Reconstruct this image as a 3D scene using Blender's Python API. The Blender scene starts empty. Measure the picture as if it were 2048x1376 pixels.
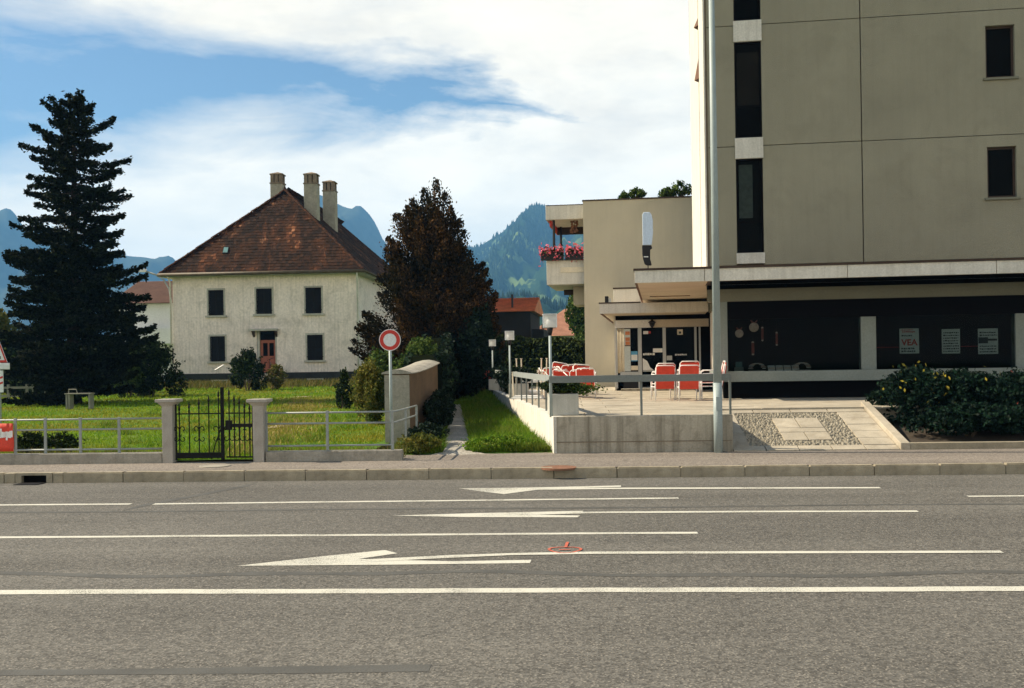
import bpy, bmesh, math, random
import numpy as np
from mathutils import Vector, Matrix
rnd = random.Random(7)
R = math.radians
SC = bpy.context.scene
COL = SC.collection

# ------------------------------------------------------------------ camera
F = 2050.0                 # focal length in pixels of a 2048 px wide frame
ROLL = 0.0155
SHIFT = 37.0
CAMZ = 1.85
cam = bpy.data.cameras.new('camera')
cam.sensor_width = 36.0
cam.lens = F / 2048.0 * 36.0
cam.shift_y = SHIFT / 2048.0
cam.clip_start = 0.1
cam.clip_end = 30000.0
camo = bpy.data.objects.new('camera', cam)
camo.location = (0, 0, CAMZ)
camo.rotation_euler = (R(90), ROLL, 0)
COL.objects.link(camo)
SC.camera = camo

# ------------------------------------------------------------------ light
SUN_EL, SUN_PHI = R(40), R(-8.5)
S_DIR = Vector((-math.cos(SUN_PHI) * math.cos(SUN_EL), -math.sin(SUN_PHI) * math.cos(SUN_EL), math.sin(SUN_EL)))
sun = bpy.data.lights.new('sun', 'SUN')
sun.energy = 5.0
sun.angle = R(0.53)
sun.color = (1.0, 0.87, 0.665)
suno = bpy.data.objects.new('sun', sun)
suno.rotation_euler = S_DIR.to_track_quat('Z', 'Y').to_euler()
COL.objects.link(suno)

SC.render.engine = 'CYCLES'
SC.view_settings.view_transform = 'Standard'
SC.view_settings.look = 'None'
SC.view_settings.gamma = 1.0
SC.view_settings.use_curve_mapping = False
SC.view_settings.exposure = 0.95
SC.cycles.max_bounces = 6
SC.cycles.volume_bounces = 0
SC.cycles.use_denoising = True

# ------------------------------------------------------------------ node helpers
class NT:
    def __init__(s, tree): s.t = tree; s.n = tree.nodes; s.l = tree.links
    def new(s, kind, **kw):
        nd = s.n.new(kind)
        for k, v in kw.items():
            if k.startswith('i_'):
                nd.inputs[k[2:].replace('_', ' ')].default_value = v
            else:
                setattr(nd, k, v)
        return nd
    def link(s, a, b): s.l.new(a, b)
    def math(s, op, a, b=None, c=None, clamp=False):
        nd = s.n.new('ShaderNodeMath'); nd.operation = op; nd.use_clamp = clamp
        for i, v in enumerate((a, b, c)):
            if v is None: continue
            if isinstance(v, (int, float)): nd.inputs[i].default_value = v
            else: s.l.new(v, nd.inputs[i])
        return nd.outputs[0]
    def noise(s, vec, scale, detail=4, rough=0.55, dist=0.0):
        nd = s.n.new('ShaderNodeTexNoise')
        nd.inputs['Scale'].default_value = scale; nd.inputs['Detail'].default_value = detail
        nd.inputs['Roughness'].default_value = rough; nd.inputs['Distortion'].default_value = dist
        if vec is not None: s.l.new(vec, nd.inputs['Vector'])
        return nd.outputs[0]
    def ramp(s, fac, stops, interp='LINEAR'):
        nd = s.n.new('ShaderNodeValToRGB'); cr = nd.color_ramp; cr.interpolation = interp
        while len(cr.elements) < len(stops): cr.elements.new(0.5)
        for e, (p, c) in zip(cr.elements, stops):
            e.position = p
            e.color = (c, c, c, 1) if isinstance(c, (int, float)) else (c[0], c[1], c[2], 1)
        s.l.new(fac, nd.inputs[0])
        return nd.outputs[0]
    def mix(s, fac, a, b, blend='MIX'):
        nd = s.n.new('ShaderNodeMix'); nd.data_type = 'RGBA'; nd.blend_type = blend
        for sock, v in ((nd.inputs[0], fac), (nd.inputs[6], a), (nd.inputs[7], b)):
            if isinstance(v, (int, float)): sock.default_value = v
            elif isinstance(v, tuple): sock.default_value = (v[0], v[1], v[2], 1)
            else: s.l.new(v, sock)
        return nd.outputs[2]
    def mapping(s, vec, scale=(1, 1, 1), rot=(0, 0, 0), loc=(0, 0, 0)):
        nd = s.n.new('ShaderNodeMapping')
        nd.inputs['Scale'].default_value = scale; nd.inputs['Rotation'].default_value = rot; nd.inputs['Location'].default_value = loc
        s.l.new(vec, nd.inputs['Vector'])
        return nd.outputs[0]

# ------------------------------------------------------------------ sky
world = bpy.data.worlds.new('World'); SC.world = world; world.use_nodes = True
w = NT(world.node_tree); w.n.clear()
wout = w.new('ShaderNodeOutputWorld'); bg = w.new('ShaderNodeBackground')
sky = w.new('ShaderNodeTexSky'); sky.sky_type = 'NISHITA'; sky.sun_disc = False
sky.sun_elevation = SUN_EL
sky.sun_rotation = math.atan2(S_DIR.x, S_DIR.y) % (2 * math.pi)
sky.air_density = 1.0; sky.dust_density = 0.6; sky.ozone_density = 2.0
SKY_STRENGTH = 0.065
tc = w.new('ShaderNodeTexCoord'); gen = tc.outputs['Generated']
sep = w.new('ShaderNodeSeparateXYZ'); w.link(gen, sep.inputs[0])
# a streak of open sky between two cloud banks (a great circle band), broken by noise
va = Vector((-0.50, 1, 0.285)); vb = Vector((-0.02, 1, 0.243)); nb = va.cross(vb).normalized()
if nb.z < 0: nb = -nb
dot = w.new('ShaderNodeVectorMath'); dot.operation = 'DOT_PRODUCT'; w.link(gen, dot.inputs[0]); dot.inputs[1].default_value = nb
# cloud coordinates: stretched in the band's direction
mp = w.mapping(gen, scale=(1.0, 1.0, 2.6), rot=(0, R(-5), 0), loc=(0.31, 0.2, 0.37))
n1 = w.noise(mp, 3.2, 7, 0.58, 0.35)
n2 = w.noise(w.mapping(gen, scale=(1.0, 1.0, 4.0), rot=(0, R(-9), 0), loc=(2.3, 1.0, 0.0)), 9.0, 6, 0.62, 0.6)
wob = w.math('ADD', dot.outputs['Value'], w.math('MULTIPLY', w.math('SUBTRACT', n1, 0.5), 0.16))
wob = w.math('ADD', wob, w.math('MULTIPLY', w.math('SUBTRACT', n2, 0.5), 0.055))
dist = w.math('ABSOLUTE', wob)
# the streak narrows towards the right (east) side
wid = w.math('ADD', w.math('MULTIPLY', sep.outputs['X'], -0.125), 0.002)
wid = w.math('MINIMUM', w.math('MAXIMUM', wid, -0.012), 0.055)
cl = w.math('DIVIDE', w.math('SUBTRACT', dist, w.math('MULTIPLY', wid, 0.45)), w.math('ADD', wid, 0.022))
cl = w.math('ADD', cl, w.math('MAXIMUM', w.math('MULTIPLY', sep.outputs['X'], 9.0), 0.0))
cl = w.math('MINIMUM', w.math('MAXIMUM', cl, 0.0), 1.0)
n3 = w.noise(w.mapping(gen, scale=(1.0, 1.0, 3.2), rot=(0, R(-12), 0), loc=(0.7, 0.0, 0.9)), 6.0, 6, 0.6, 0.3)
thin = w.ramp(n3, [(0.30, 0.80), (0.52, 1.0)])
cl = w.math('MULTIPLY', cl, thin)
cl = w.math('MULTIPLY', cl, 0.97)
# above the view the cover is thinned to scattered clouds to cut ambient light
n5 = w.noise(w.mapping(gen, loc=(4.1, 2.2, 0.5)), 2.4, 6, 0.6, 0.4)
patch = w.ramp(n5, [(0.53, 0.03), (0.70, 0.80)])
hi = w.ramp(sep.outputs['Z'], [(0.36, 0.0), (0.52, 1.0)])
cl = w.math('MULTIPLY', cl, w.math('ADD', w.math('MULTIPLY', hi, w.math('SUBTRACT', patch, 1.0)), 1.0))
n4 = w.noise(mp, 5.5, 6, 0.6, 0.2)
ccol = w.ramp(n4, [(0.30, (0.86, 0.78, 0.65)), (0.50, (1.07, 0.97, 0.79)), (0.72, (1.18, 1.06, 0.85))])
ccol = w.mix(1.0, ccol, w.ramp(sep.outputs['Z'], [(0.02, 1.0), (0.30, 0.70), (1.0, 0.62)]), 'MULTIPLY')
skyc = w.mix(1.0, sky.outputs[0], (SKY_STRENGTH,) * 3, 'MULTIPLY')
skyc = w.mix(1.0, skyc, (0.86, 0.97, 1.0), 'MULTIPLY')
final = w.mix(cl, skyc, ccol)
w.link(final, bg.inputs['Color']); bg.inputs['Strength'].default_value = 1.0
w.link(bg.outputs[0], wout.inputs['Surface'])

# ------------------------------------------------------------------ projection helpers
_c, _s = math.cos(ROLL), math.sin(ROLL)
def ray(px, py):
    dx, sy = px - 1024.0, 688.0 - py + SHIFT
    return Vector(((dx * _c + sy * _s) / F, 1.0, (-dx * _s + sy * _c) / F))
def W(px, py, D):
    r = ray(px, py); return Vector((r.x * D, D, CAMZ + r.z * D))
def G(px, py, z):
    r = ray(px, py); D = (z - CAMZ) / r.z
    return Vector((r.x * D, D, z))
class Frame:
    """A local frame: u along a front, v into depth, z up."""
    def __init__(s, o, deg):
        s.o = Vector((o[0], o[1], 0)); s.a = R(deg)
        s.u = Vector((math.cos(s.a), math.sin(s.a), 0)); s.v = Vector((-math.sin(s.a), math.cos(s.a), 0))
    def hit(s, px, py, v):
        r = ray(px, py); t = (v + s.o.dot(s.v)) / r.dot(s.v)
        p = r * t; return (p - s.o).dot(s.u), CAMZ + p.z
    def pt(s, u, v, z=0.0): return s.o + s.u * u + s.v * v + Vector((0, 0, z))
    def inv(s, p):
        d = Vector((p[0], p[1], 0)) - s.o; return d.dot(s.u), d.dot(s.v)

# ------------------------------------------------------------------ mesh builder
class MB:
    def __init__(s): s.v = []; s.f = []
    def add(s, vs, fs):
        b = len(s.v); s.v += [tuple(p) for p in vs]; s.f += [tuple(b + i for i in f) for f in fs]; return s
    def box(s, u0, u1, v0, v1, z0, z1):
        return s.add([(u0, v0, z0), (u1, v0, z0), (u1, v1, z0), (u0, v1, z0), (u0, v0, z1), (u1, v0, z1), (u1, v1, z1), (u0, v1, z1)],
                     [(0, 3, 2, 1), (4, 5, 6, 7), (0, 1, 5, 4), (1, 2, 6, 5), (2, 3, 7, 6), (3, 0, 4, 7)])
    def tube(s, p0, p1, r0, r1=None, n=8, cap=True):
        r1 = r0 if r1 is None else r1
        p0, p1 = Vector(p0), Vector(p1); d = (p1 - p0).normalized()
        a = d.orthogonal().normalized(); b = d.cross(a)
        vs = []
        for p, r in ((p0, r0), (p1, r1)):
            for i in range(n):
                t = 2 * math.pi * i / n; vs.append(p + (a * math.cos(t) + b * math.sin(t)) * r)
        fs = [(i, (i + 1) % n, n + (i + 1) % n, n + i) for i in range(n)]
        if cap: fs += [tuple(range(n - 1, -1, -1)), tuple(range(n, 2 * n))]
        return s.add(vs, fs)
    def path(s, pts, r, n=6):
        pts = [Vector(p) for p in pts]
        rr = r if isinstance(r, (list, tuple)) else [r] * len(pts)
        vs = []; fs = []; ref = None
        for k, p in enumerate(pts):
            d = (pts[min(k + 1, len(pts) - 1)] - pts[max(k - 1, 0)]).normalized()
            if ref is None: ref = d.orthogonal().normalized()
            a = (ref - d * ref.dot(d)).normalized(); ref = a; b = d.cross(a)
            for i in range(n):
                t = 2 * math.pi * i / n; vs.append(p + (a * math.cos(t) + b * math.sin(t)) * rr[k])
        for k in range(len(pts) - 1):
            for i in range(n):
                j = (i + 1) % n; fs.append((k * n + i, k * n + j, (k + 1) * n + j, (k + 1) * n + i))
        fs += [tuple(range(n - 1, -1, -1)), tuple(range((len(pts) - 1) * n, len(pts) * n))]
        return s.add(vs, fs)
    def lathe(s, c, prof, n=12):
        vs = []; fs = []
        for r, z in prof:
            for i in range(n):
                t = 2 * math.pi * i / n; vs.append((c[0] + r * math.cos(t), c[1] + r * math.sin(t), c[2] + z))
        for k in range(len(prof) - 1):
            for i in range(n):
                j = (i + 1) % n; fs.append((k * n + i, k * n + j, (k + 1) * n + j, (k + 1) * n + i))
        fs += [tuple(range(n - 1, -1, -1)), tuple(range((len(prof) - 1) * n, len(prof) * n))]
        return s.add(vs, fs)
    def prism(s, poly, d):
        """poly: list of 3D points (planar), extruded by vector d."""
        n = len(poly); poly = [Vector(p) for p in poly]; d = Vector(d)
        vs = poly + [p + d for p in poly]
        return s.add(vs, [tuple(range(n - 1, -1, -1)), tuple(range(n, 2 * n))] + [(i, (i + 1) % n, n + (i + 1) % n, n + i) for i in range(n)])
    def sheet(s, poly): return s.add(poly, [tuple(range(len(poly)))])
    def mesh(s, name):
        m = bpy.data.meshes.new(name); m.from_pydata(s.v, [], s.f); m.update(); return m
    def build(s, name, mat, parent=None, smooth=False, bevel=0.0, fix=True, loc=None, rotz=0.0):
        m = s.mesh(name)
        if fix:
            bm = bmesh.new(); bm.from_mesh(m); bmesh.ops.recalc_face_normals(bm, faces=bm.faces); bm.to_mesh(m); bm.free()
        return link(name, m, mat, parent, smooth, bevel, loc, rotz)

def link(name, m, mat, parent=None, smooth=False, bevel=0.0, loc=None, rotz=0.0):
    o = bpy.data.objects.new(name, m)
    if mat is not None and not m.materials: m.materials.append(mat)
    if smooth: m.polygons.foreach_set('use_smooth', [True] * len(m.polygons))
    COL.objects.link(o)
    if parent is not None: o.parent = parent
    if loc is not None: o.location = loc
    if rotz: o.rotation_euler = (0, 0, rotz)
    if bevel:
        b = o.modifiers.new('edge', 'BEVEL'); b.width = bevel; b.segments = 2; b.limit_method = 'ANGLE'
    return o
def tag(o, label=None, cat=None, group=None, kind=None):
    if label: o['label'] = label
    if cat: o['category'] = cat
    if group: o['group'] = group
    if kind: o['kind'] = kind
    return o
def thing(name, label, cat, loc=(0, 0, 0), rotz=0.0, group=None):
    o = bpy.data.objects.new(name, None); COL.objects.link(o)
    o.location = loc; o.rotation_euler = (0, 0, rotz); o.empty_display_size = 0.2
    return tag(o, label, cat, group)
def box(name, mat, parent, u0, u1, v0, v1, z0, z1, bevel=0.0):
    return MB().box(u0, u1, v0, v1, z0, z1).build(name, mat, parent, bevel=bevel, fix=False)
def copy_tree(o, parent=None):
    c = o.copy(); COL.objects.link(c)
    if parent is not None: c.parent = parent
    for ch in list(o.children): copy_tree(ch, c)
    return c
def wall_holes(mb, u0, u1, z0, z1, v, holes, depth):
    """A wall face on plane v with rectangular holes (ua, ub, za, zb) and reveals going back by depth."""
    us = sorted({u0, u1, *[h[0] for h in holes], *[h[1] for h in holes]})
    zs = sorted({z0, z1, *[h[2] for h in holes], *[h[3] for h in holes]})
    us = [u for u in us if u0 <= u <= u1]; zs = [z for z in zs if z0 <= z <= z1]
    for i in range(len(us) - 1):
        for j in range(len(zs) - 1):
            cu, cz = (us[i] + us[i + 1]) / 2, (zs[j] + zs[j + 1]) / 2
            if any(h[0] < cu < h[1] and h[2] < cz < h[3] for h in holes): continue
            mb.add([(us[i], v, zs[j]), (us[i + 1], v, zs[j]), (us[i + 1], v, zs[j + 1]), (us[i], v, zs[j + 1])], [(0, 1, 2, 3)])
    for (a, b, c, d) in holes:
        w1 = v + depth
        mb.add([(a, v, c), (a, w1, c), (a, w1, d), (a, v, d)], [(0, 1, 2, 3)])
        mb.add([(b, v, c), (b, v, d), (b, w1, d), (b, w1, c)], [(0, 1, 2, 3)])
        mb.add([(a, v, c), (b, v, c), (b, w1, c), (a, w1, c)], [(0, 1, 2, 3)])
        mb.add([(a, v, d), (a, w1, d), (b, w1, d), (b, v, d)], [(0, 1, 2, 3)])
    return mb

# ------------------------------------------------------------------ materials
MATS = {}
def material(name):
    m = bpy.data.materials.new(name); m.use_nodes = True
    t = NT(m.node_tree); t.n.clear()
    out = t.new('ShaderNodeOutputMaterial'); p = t.new('ShaderNodeBsdfPrincipled')
    t.link(p.outputs[0], out.inputs['Surface'])
    tcn = t.new('ShaderNodeTexCoord')
    MATS[name] = m
    return m, t, p, tcn.outputs['Object'], out
def surf(name, col, rough=0.85, var=0.18, scale=1.5, fine=40.0, bump=0.15, spec=0.3, metal=0.0, streak=0.0, dirt=None, dirt_amt=0.0, grain=0.12):
    """General rough surface: broad mottling, fine grain, optional vertical streaks and blotches of another colour."""
    m, t, p, oc, out = material(name)
    n = t.noise(oc, scale, 6, 0.6, 0.2); f = t.noise(oc, fine, 3, 0.6)
    lo = tuple(c * (1 - var) for c in col); hi = tuple(min(1, c * (1 + var)) for c in col)
    c = t.ramp(n, [(0.28, lo), (0.72, hi)])
    c = t.mix(1.0, c, t.ramp(f, [(0.3, 1 - grain), (0.7, 1 + grain)]), 'MULTIPLY')
    if streak:
        sv = t.noise(t.mapping(oc, scale=(5.0, 5.0, 0.25)), 1.6, 5, 0.65)
        c = t.mix(t.math('MULTIPLY', t.ramp(sv, [(0.45, 0.0), (0.72, 1.0)]), streak), c, dirt or (0.10, 0.09, 0.07))
    if dirt_amt:
        dn = t.noise(oc, scale * 2.3, 7, 0.68, 0.6)
        c = t.mix(t.math('MULTIPLY', t.ramp(dn, [(0.50, 0.0), (0.70, 1.0)]), dirt_amt), c, dirt or (0.10, 0.09, 0.07))
    t.link(c, p.inputs['Base Color'])
    p.inputs['Roughness'].default_value = rough; p.inputs['Specular IOR Level'].default_value = spec; p.inputs['Metallic'].default_value = metal
    if bump:
        b = t.new('ShaderNodeBump'); b.inputs['Strength'].default_value = bump; b.inputs['Distance'].default_value = 0.02
        t.link(f, b.inputs['Height']); t.link(b.outputs[0], p.inputs['Normal'])
    return m
def leafmat(name, cols, rough=0.75, trans=0.12, patch=None, pscale=0.5):
    """Foliage: colour differs leaf by leaf (per island) and by patches."""
    m, t, p, oc, out = material(name)
    g = t.new('ShaderNodeNewGeometry')
    k = len(cols); stops = [(i / max(1, k - 1), c) for i, c in enumerate(cols)]
    c = t.ramp(g.outputs['Random Per Island'], stops)
    if patch:
        pn = t.noise(oc, pscale, 4, 0.6, 0.4)
        c = t.mix(t.ramp(pn, [(0.42, 0.0), (0.60, 1.0)]), c, t.ramp(g.outputs['Random Per Island'], [(i / max(1, len(patch) - 1), q) for i, q in enumerate(patch)]))
    t.link(c, p.inputs['Base Color']); p.inputs['Roughness'].default_value = rough; p.inputs['Specular IOR Level'].default_value = 0.06
    if trans:
        tr = t.new('ShaderNodeBsdfTranslucent'); t.link(c, tr.inputs['Color'])
        mx = t.new('ShaderNodeMixShader'); mx.inputs[0].default_value = trans
        t.link(p.outputs[0], mx.inputs[1]); t.link(tr.outputs[0], mx.inputs[2]); t.link(mx.outputs[0], out.inputs['Surface'])
    return m
def glassmat(name, tint=(0.75, 0.8, 0.8), refl=0.06):
    m, t, p, oc, out = material(name); t.n.remove(p)
    tr = t.new('ShaderNodeBsdfTransparent'); tr.inputs['Color'].default_value = (*tint, 1)
    gl = t.new('ShaderNodeBsdfGlossy'); gl.inputs['Roughness'].default_value = 0.03
    fr = t.new('ShaderNodeFresnel'); fr.inputs['IOR'].default_value = 1.09
    mx = t.new('ShaderNodeMixShader'); t.link(fr.outputs[0], mx.inputs[0]); t.link(tr.outputs[0], mx.inputs[1]); t.link(gl.outputs[0], mx.inputs[2])
    t.link(mx.outputs[0], out.inputs['Surface']); return m

# asphalt with pale aggregate
def asphalt(name, base, chip, fine=260.0, big=0.35):
    m, t, p, oc, out = material(name)
    v = t.new('ShaderNodeTexVoronoi'); v.inputs['Scale'].default_value = 42.0; t.link(oc, v.inputs['Vector'])
    v2 = t.new('ShaderNodeTexVoronoi'); v2.inputs['Scale'].default_value = 95.0; t.link(oc, v2.inputs['Vector'])
    sepc = t.new('ShaderNodeSeparateColor'); t.link(v.outputs['Color'], sepc.inputs[0])
    sepc2 = t.new('ShaderNodeSeparateColor'); t.link(v2.outputs['Color'], sepc2.inputs[0])
    br = t.noise(oc, big, 5, 0.55, 0.3)
    lane = t.noise(t.mapping(oc, scale=(0.06, 1.0, 1.0)), 1.1, 4, 0.5)
    c = t.ramp(br, [(0.3, tuple(q * 0.86 for q in base)), (0.7, tuple(q * 1.12 for q in base))])
    c = t.mix(1.0, c, t.ramp(lane, [(0.3, 0.76), (0.7, 1.16)]), 'MULTIPLY')
    oil = t.noise(oc, 0.9, 6, 0.7, 1.2); c = t.mix(t.ramp(oil, [(0.62, 0.0), (0.74, 0.5)]), c, tuple(q * 0.5 for q in base))
    c = t.mix(1.0, c, t.ramp(sepc.outputs[0], [(0.0, 0.62), (0.5, 0.98), (1.0, 1.36)]), 'MULTIPLY')
    c = t.mix(t.ramp(sepc2.outputs[1], [(0.86, 0.0), (0.96, 0.75)]), c, chip)
    c = t.mix(t.ramp(sepc2.outputs[0], [(0.03, 0.7), (0.13, 0.0)]), c, tuple(q * 0.35 for q in base))
    t.link(c, p.inputs['Base Color']); p.inputs['Roughness'].default_value = 0.9; p.inputs['Specular IOR Level'].default_value = 0.25
    b = t.new('ShaderNodeBump'); b.inputs['Strength'].default_value = 0.5; b.inputs['Distance'].default_value = 0.006
    t.link(v.outputs['Distance'], b.inputs['Height']); t.link(b.outputs[0], p.inputs['Normal'])
    return m
M = {}
M['asphalt'] = asphalt('asphalt', (0.108, 0.102, 0.089), (0.27, 0.245, 0.205))
M['pavement'] = asphalt('pavement_asphalt', (0.195, 0.168, 0.140), (0.32, 0.28, 0.235))
M['tar'] = surf('tar_seam', (0.078, 0.076, 0.068), 0.8, 0.25, 2.0, 60, 0.2)
# worn road paint: chips let the asphalt through
m, t, p, oc, out = material('road_paint')
wn = t.noise(oc, 60.0, 4, 0.7); wb = t.noise(oc, 1.3, 4, 0.6)
wear = t.ramp(t.math('ADD', wn, t.math('MULTIPLY', wb, 0.5)), [(0.56, 0.55), (0.68, 0.0)])
t.link(t.mix(wear, (0.52, 0.505, 0.43), (0.26, 0.245, 0.21)), p.inputs['Base Color']); p.inputs['Roughness'].default_value = 0.8
chip = t.ramp(t.math('ADD', t.noise(oc, 110.0, 3, 0.7), t.math('MULTIPLY', wb, 0.45)), [(0.60, 0.0), (0.66, 1.0)]); chip = t.math('SUBTRACT', 1.0, chip)
tr_ = t.new('ShaderNodeBsdfTransparent'); mx_ = t.new('ShaderNodeMixShader'); t.link(t.math('MULTIPLY', chip, 0.8), mx_.inputs[0]); t.link(p.outputs[0], mx_.inputs[1]); t.link(tr_.outputs[0], mx_.inputs[2]); t.link(mx_.outputs[0], out.inputs['Surface'])
M['paint'] = m
M['red_spray'] = surf('red_spray_paint', (0.42, 0.10, 0.06), 0.8, 0.4, 9, 60, 0.1)
M['kerb'] = surf('kerb_stone', (0.30, 0.26, 0.185), 0.9, 0.22, 2.2, 45, 0.4, dirt=(0.15, 0.125, 0.08), dirt_amt=0.45)
M['concrete'] = surf('concrete', (0.36, 0.325, 0.255), 0.9, 0.18, 1.6, 34, 0.35, streak=0.75, dirt=(0.105, 0.09, 0.06), dirt_amt=0.5)
M['old_concrete'] = surf('old_concrete', (0.31, 0.285, 0.235), 0.95, 0.22, 2.2, 30, 0.5, streak=0.3, dirt=(0.12, 0.11, 0.08), dirt_amt=0.45)
M['pillar'] = surf('pillar_concrete', (0.36, 0.33, 0.285), 0.95, 0.18, 3.0, 60, 0.5, dirt=(0.19, 0.16, 0.10), dirt_amt=0.35)
M['white_concrete'] = surf('white_concrete', (0.60, 0.57, 0.50), 0.85, 0.10, 1.6, 30, 0.2, streak=0.35, dirt=(0.30, 0.27, 0.21))
M['planter'] = surf('planter_concrete', (0.47, 0.46, 0.41), 0.9, 0.14, 3.0, 50, 0.3, streak=0.4, dirt=(0.22, 0.20, 0.15))
M['slab'] = surf('paving_slab', (0.37, 0.325, 0.25), 0.9, 0.22, 1.2, 40, 0.25, dirt=(0.17, 0.135, 0.09), dirt_amt=0.5)
M['cobble'] = leafmat('cobble_stone', [(0.25, 0.225, 0.175), (0.31, 0.28, 0.22), (0.37, 0.335, 0.265)], 0.9, 0.0)
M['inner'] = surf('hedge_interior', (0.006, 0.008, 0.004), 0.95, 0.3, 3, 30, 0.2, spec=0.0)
M['joint_sand'] = surf('joint_sand', (0.25, 0.22, 0.165), 0.95, 0.25, 4, 60, 0.3)
M['olive'] = surf('olive_plaster', (0.29, 0.268, 0.195), 0.95, 0.12, 0.40, 60, 0.8, streak=0.14, dirt=(0.16, 0.148, 0.105), dirt_amt=0.25, grain=0.16)
M['wing'] = surf('beige_plaster', (0.53, 0.475, 0.36), 0.95, 0.08, 0.6, 60, 0.6, streak=0.10, dirt=(0.28, 0.25, 0.18))
M['joint'] = surf('facade_joint', (0.17, 0.135, 0.095), 0.9, 0.2, 3, 40, 0.1)
M['house_wall'] = surf('house_render', (0.80, 0.70, 0.60), 0.95, 0.13, 0.5, 7.0, 0.6, streak=0.38, dirt=(0.33, 0.295, 0.23), dirt_amt=0.42, grain=0.14)
M['plinth'] = surf('house_plinth', (0.030, 0.032, 0.028), 0.95, 0.3, 1.5, 12, 0.5)
M['stone_trim'] = surf('stone_trim', (0.42, 0.40, 0.33), 0.9, 0.2, 2.5, 20, 0.3)
M['shutter'] = surf('dark_shutter', (0.008, 0.007, 0.007), 0.9, 0.3, 2, 20, 0.1)
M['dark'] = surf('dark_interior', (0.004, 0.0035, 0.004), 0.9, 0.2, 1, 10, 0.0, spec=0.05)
M['black'] = surf('black_paint', (0.007, 0.006, 0.007), 0.5, 0.2, 3, 30, 0.05)
M['iron'] = surf('wrought_iron', (0.008, 0.008, 0.008), 0.7, 0.3, 8, 60, 0.2, spec=0.15)
M['rust'] = surf('rusty_iron', (0.20, 0.095, 0.055), 0.85, 0.3, 6, 60, 0.4)
M['galv'] = surf('galvanised_steel', (0.27, 0.29, 0.275), 0.6, 0.14, 5, 50, 0.05, spec=0.4, metal=0.15)
M['rail_paint'] = surf('grey_blue_paint', (0.165, 0.18, 0.165), 0.6, 0.12, 3, 40, 0.08)
M['pole'] = surf('pole_paint', (0.28, 0.33, 0.325), 0.5, 0.14, 2, 60, 0.05, spec=0.4, metal=0.0)
M['gutter'] = surf('copper_gutter', (0.085, 0.065, 0.040), 0.6, 0.25, 3, 30, 0.05)
M['pipe'] = surf('downpipe', (0.62, 0.60, 0.53), 0.6, 0.12, 2, 20, 0.05)
M['white'] = surf('white_paint', (0.74, 0.73, 0.69), 0.5, 0.06, 2, 40, 0.03)
M['cream'] = surf('cream_cloth', (0.70, 0.62, 0.47), 0.9, 0.1, 3, 30, 0.1)
M['orange_cloth'] = surf('orange_curtain', (0.48, 0.26, 0.10), 0.9, 0.25, 4, 30, 0.1)
M['red_web'] = surf('red_webbing', (0.56, 0.055, 0.028), 0.75, 0.15, 6, 80, 0.1)
M['banner'] = surf('red_banner', (0.62, 0.058, 0.030), 0.6, 0.1, 4, 30, 0.1)
M['sign_red'] = surf('sign_red', (0.50, 0.035, 0.024), 0.45, 0.06, 3, 30, 0.0)
M['sign_white'] = surf('sign_white', (0.66, 0.67, 0.66), 0.45, 0.05, 3, 30, 0.0)
M['sign_back'] = surf('sign_grey', (0.30, 0.31, 0.31), 0.5, 0.1, 3, 30, 0.0)
M['band'] = surf('band_grey', (0.20, 0.225, 0.205), 0.7, 0.08, 1.5, 30, 0.08)
M['beam'] = surf('beam_olive', (0.175, 0.170, 0.125), 0.85, 0.1, 1.0, 60, 0.3)
M['alu'] = surf('aluminium_frame', (0.42, 0.43, 0.42), 0.45, 0.08, 3, 40, 0.03, metal=0.3)
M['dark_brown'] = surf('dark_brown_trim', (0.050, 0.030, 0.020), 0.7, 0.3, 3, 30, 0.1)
M['brown_wood'] = surf('brown_wood', (0.115, 0.052, 0.026), 0.7, 0.3, 5, 40, 0.2)
M['door_red'] = surf('door_wood', (0.30, 0.095, 0.055), 0.7, 0.25, 5, 40, 0.2)
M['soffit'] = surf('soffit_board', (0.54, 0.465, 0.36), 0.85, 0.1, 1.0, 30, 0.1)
M['net'] = surf('net_curtain', (0.20, 0.21, 0.185), 0.95, 0.25, 10, 90, 0.1)
M['poster'] = surf('poster_paper', (0.55, 0.60, 0.57), 0.8, 0.06, 3, 30, 0.0)
M['poster_red'] = surf('poster_red_ink', (0.46, 0.045, 0.03), 0.8, 0.1, 3, 30, 0.0)
M['ink'] = surf('black_ink', (0.03, 0.035, 0.035), 0.8, 0.1, 3, 30, 0.0)
M['blue_ink'] = surf('blue_print', (0.10, 0.33, 0.52), 0.6, 0.2, 6, 30, 0.0)
M['orange_ink'] = surf('orange_print', (0.55, 0.20, 0.08), 0.6, 0.3, 10, 30, 0.0)
M['sausage'] = surf('sausage_skin', (0.36, 0.085, 0.055), 0.5, 0.3, 12, 60, 0.1)
M['salami'] = surf('pale_meat', (0.80, 0.56, 0.45), 0.6, 0.3, 20, 60, 0.1)
M['teal'] = surf('teal_glazing', (0.10, 0.20, 0.20), 0.4, 0.2, 3, 30, 0.0)
M['blade'] = surf('blade_enamel', (0.52, 0.61, 0.73), 0.35, 0.05, 2, 30, 0.0)
M['glass'] = glassmat('window_glass', (0.62, 0.66, 0.66))
M['lampglass'] = surf('milk_glass', (0.78, 0.80, 0.78), 0.3, 0.05, 6, 30, 0.0, spec=0.5)
m, t, p, oc, out = material('frosted_shade')
t.n.remove(p); df = t.new('ShaderNodeBsdfDiffuse'); df.inputs['Color'].default_value = (.8, .8, .78, 1); tl = t.new('ShaderNodeBsdfTranslucent'); tl.inputs['Color'].default_value = (.8, .8, .78, 1); tp_ = t.new('ShaderNodeBsdfTransparent')
m1 = t.new('ShaderNodeMixShader'); m1.inputs[0].default_value = .5; t.link(df.outputs[0], m1.inputs[1]); t.link(tl.outputs[0], m1.inputs[2])
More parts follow.
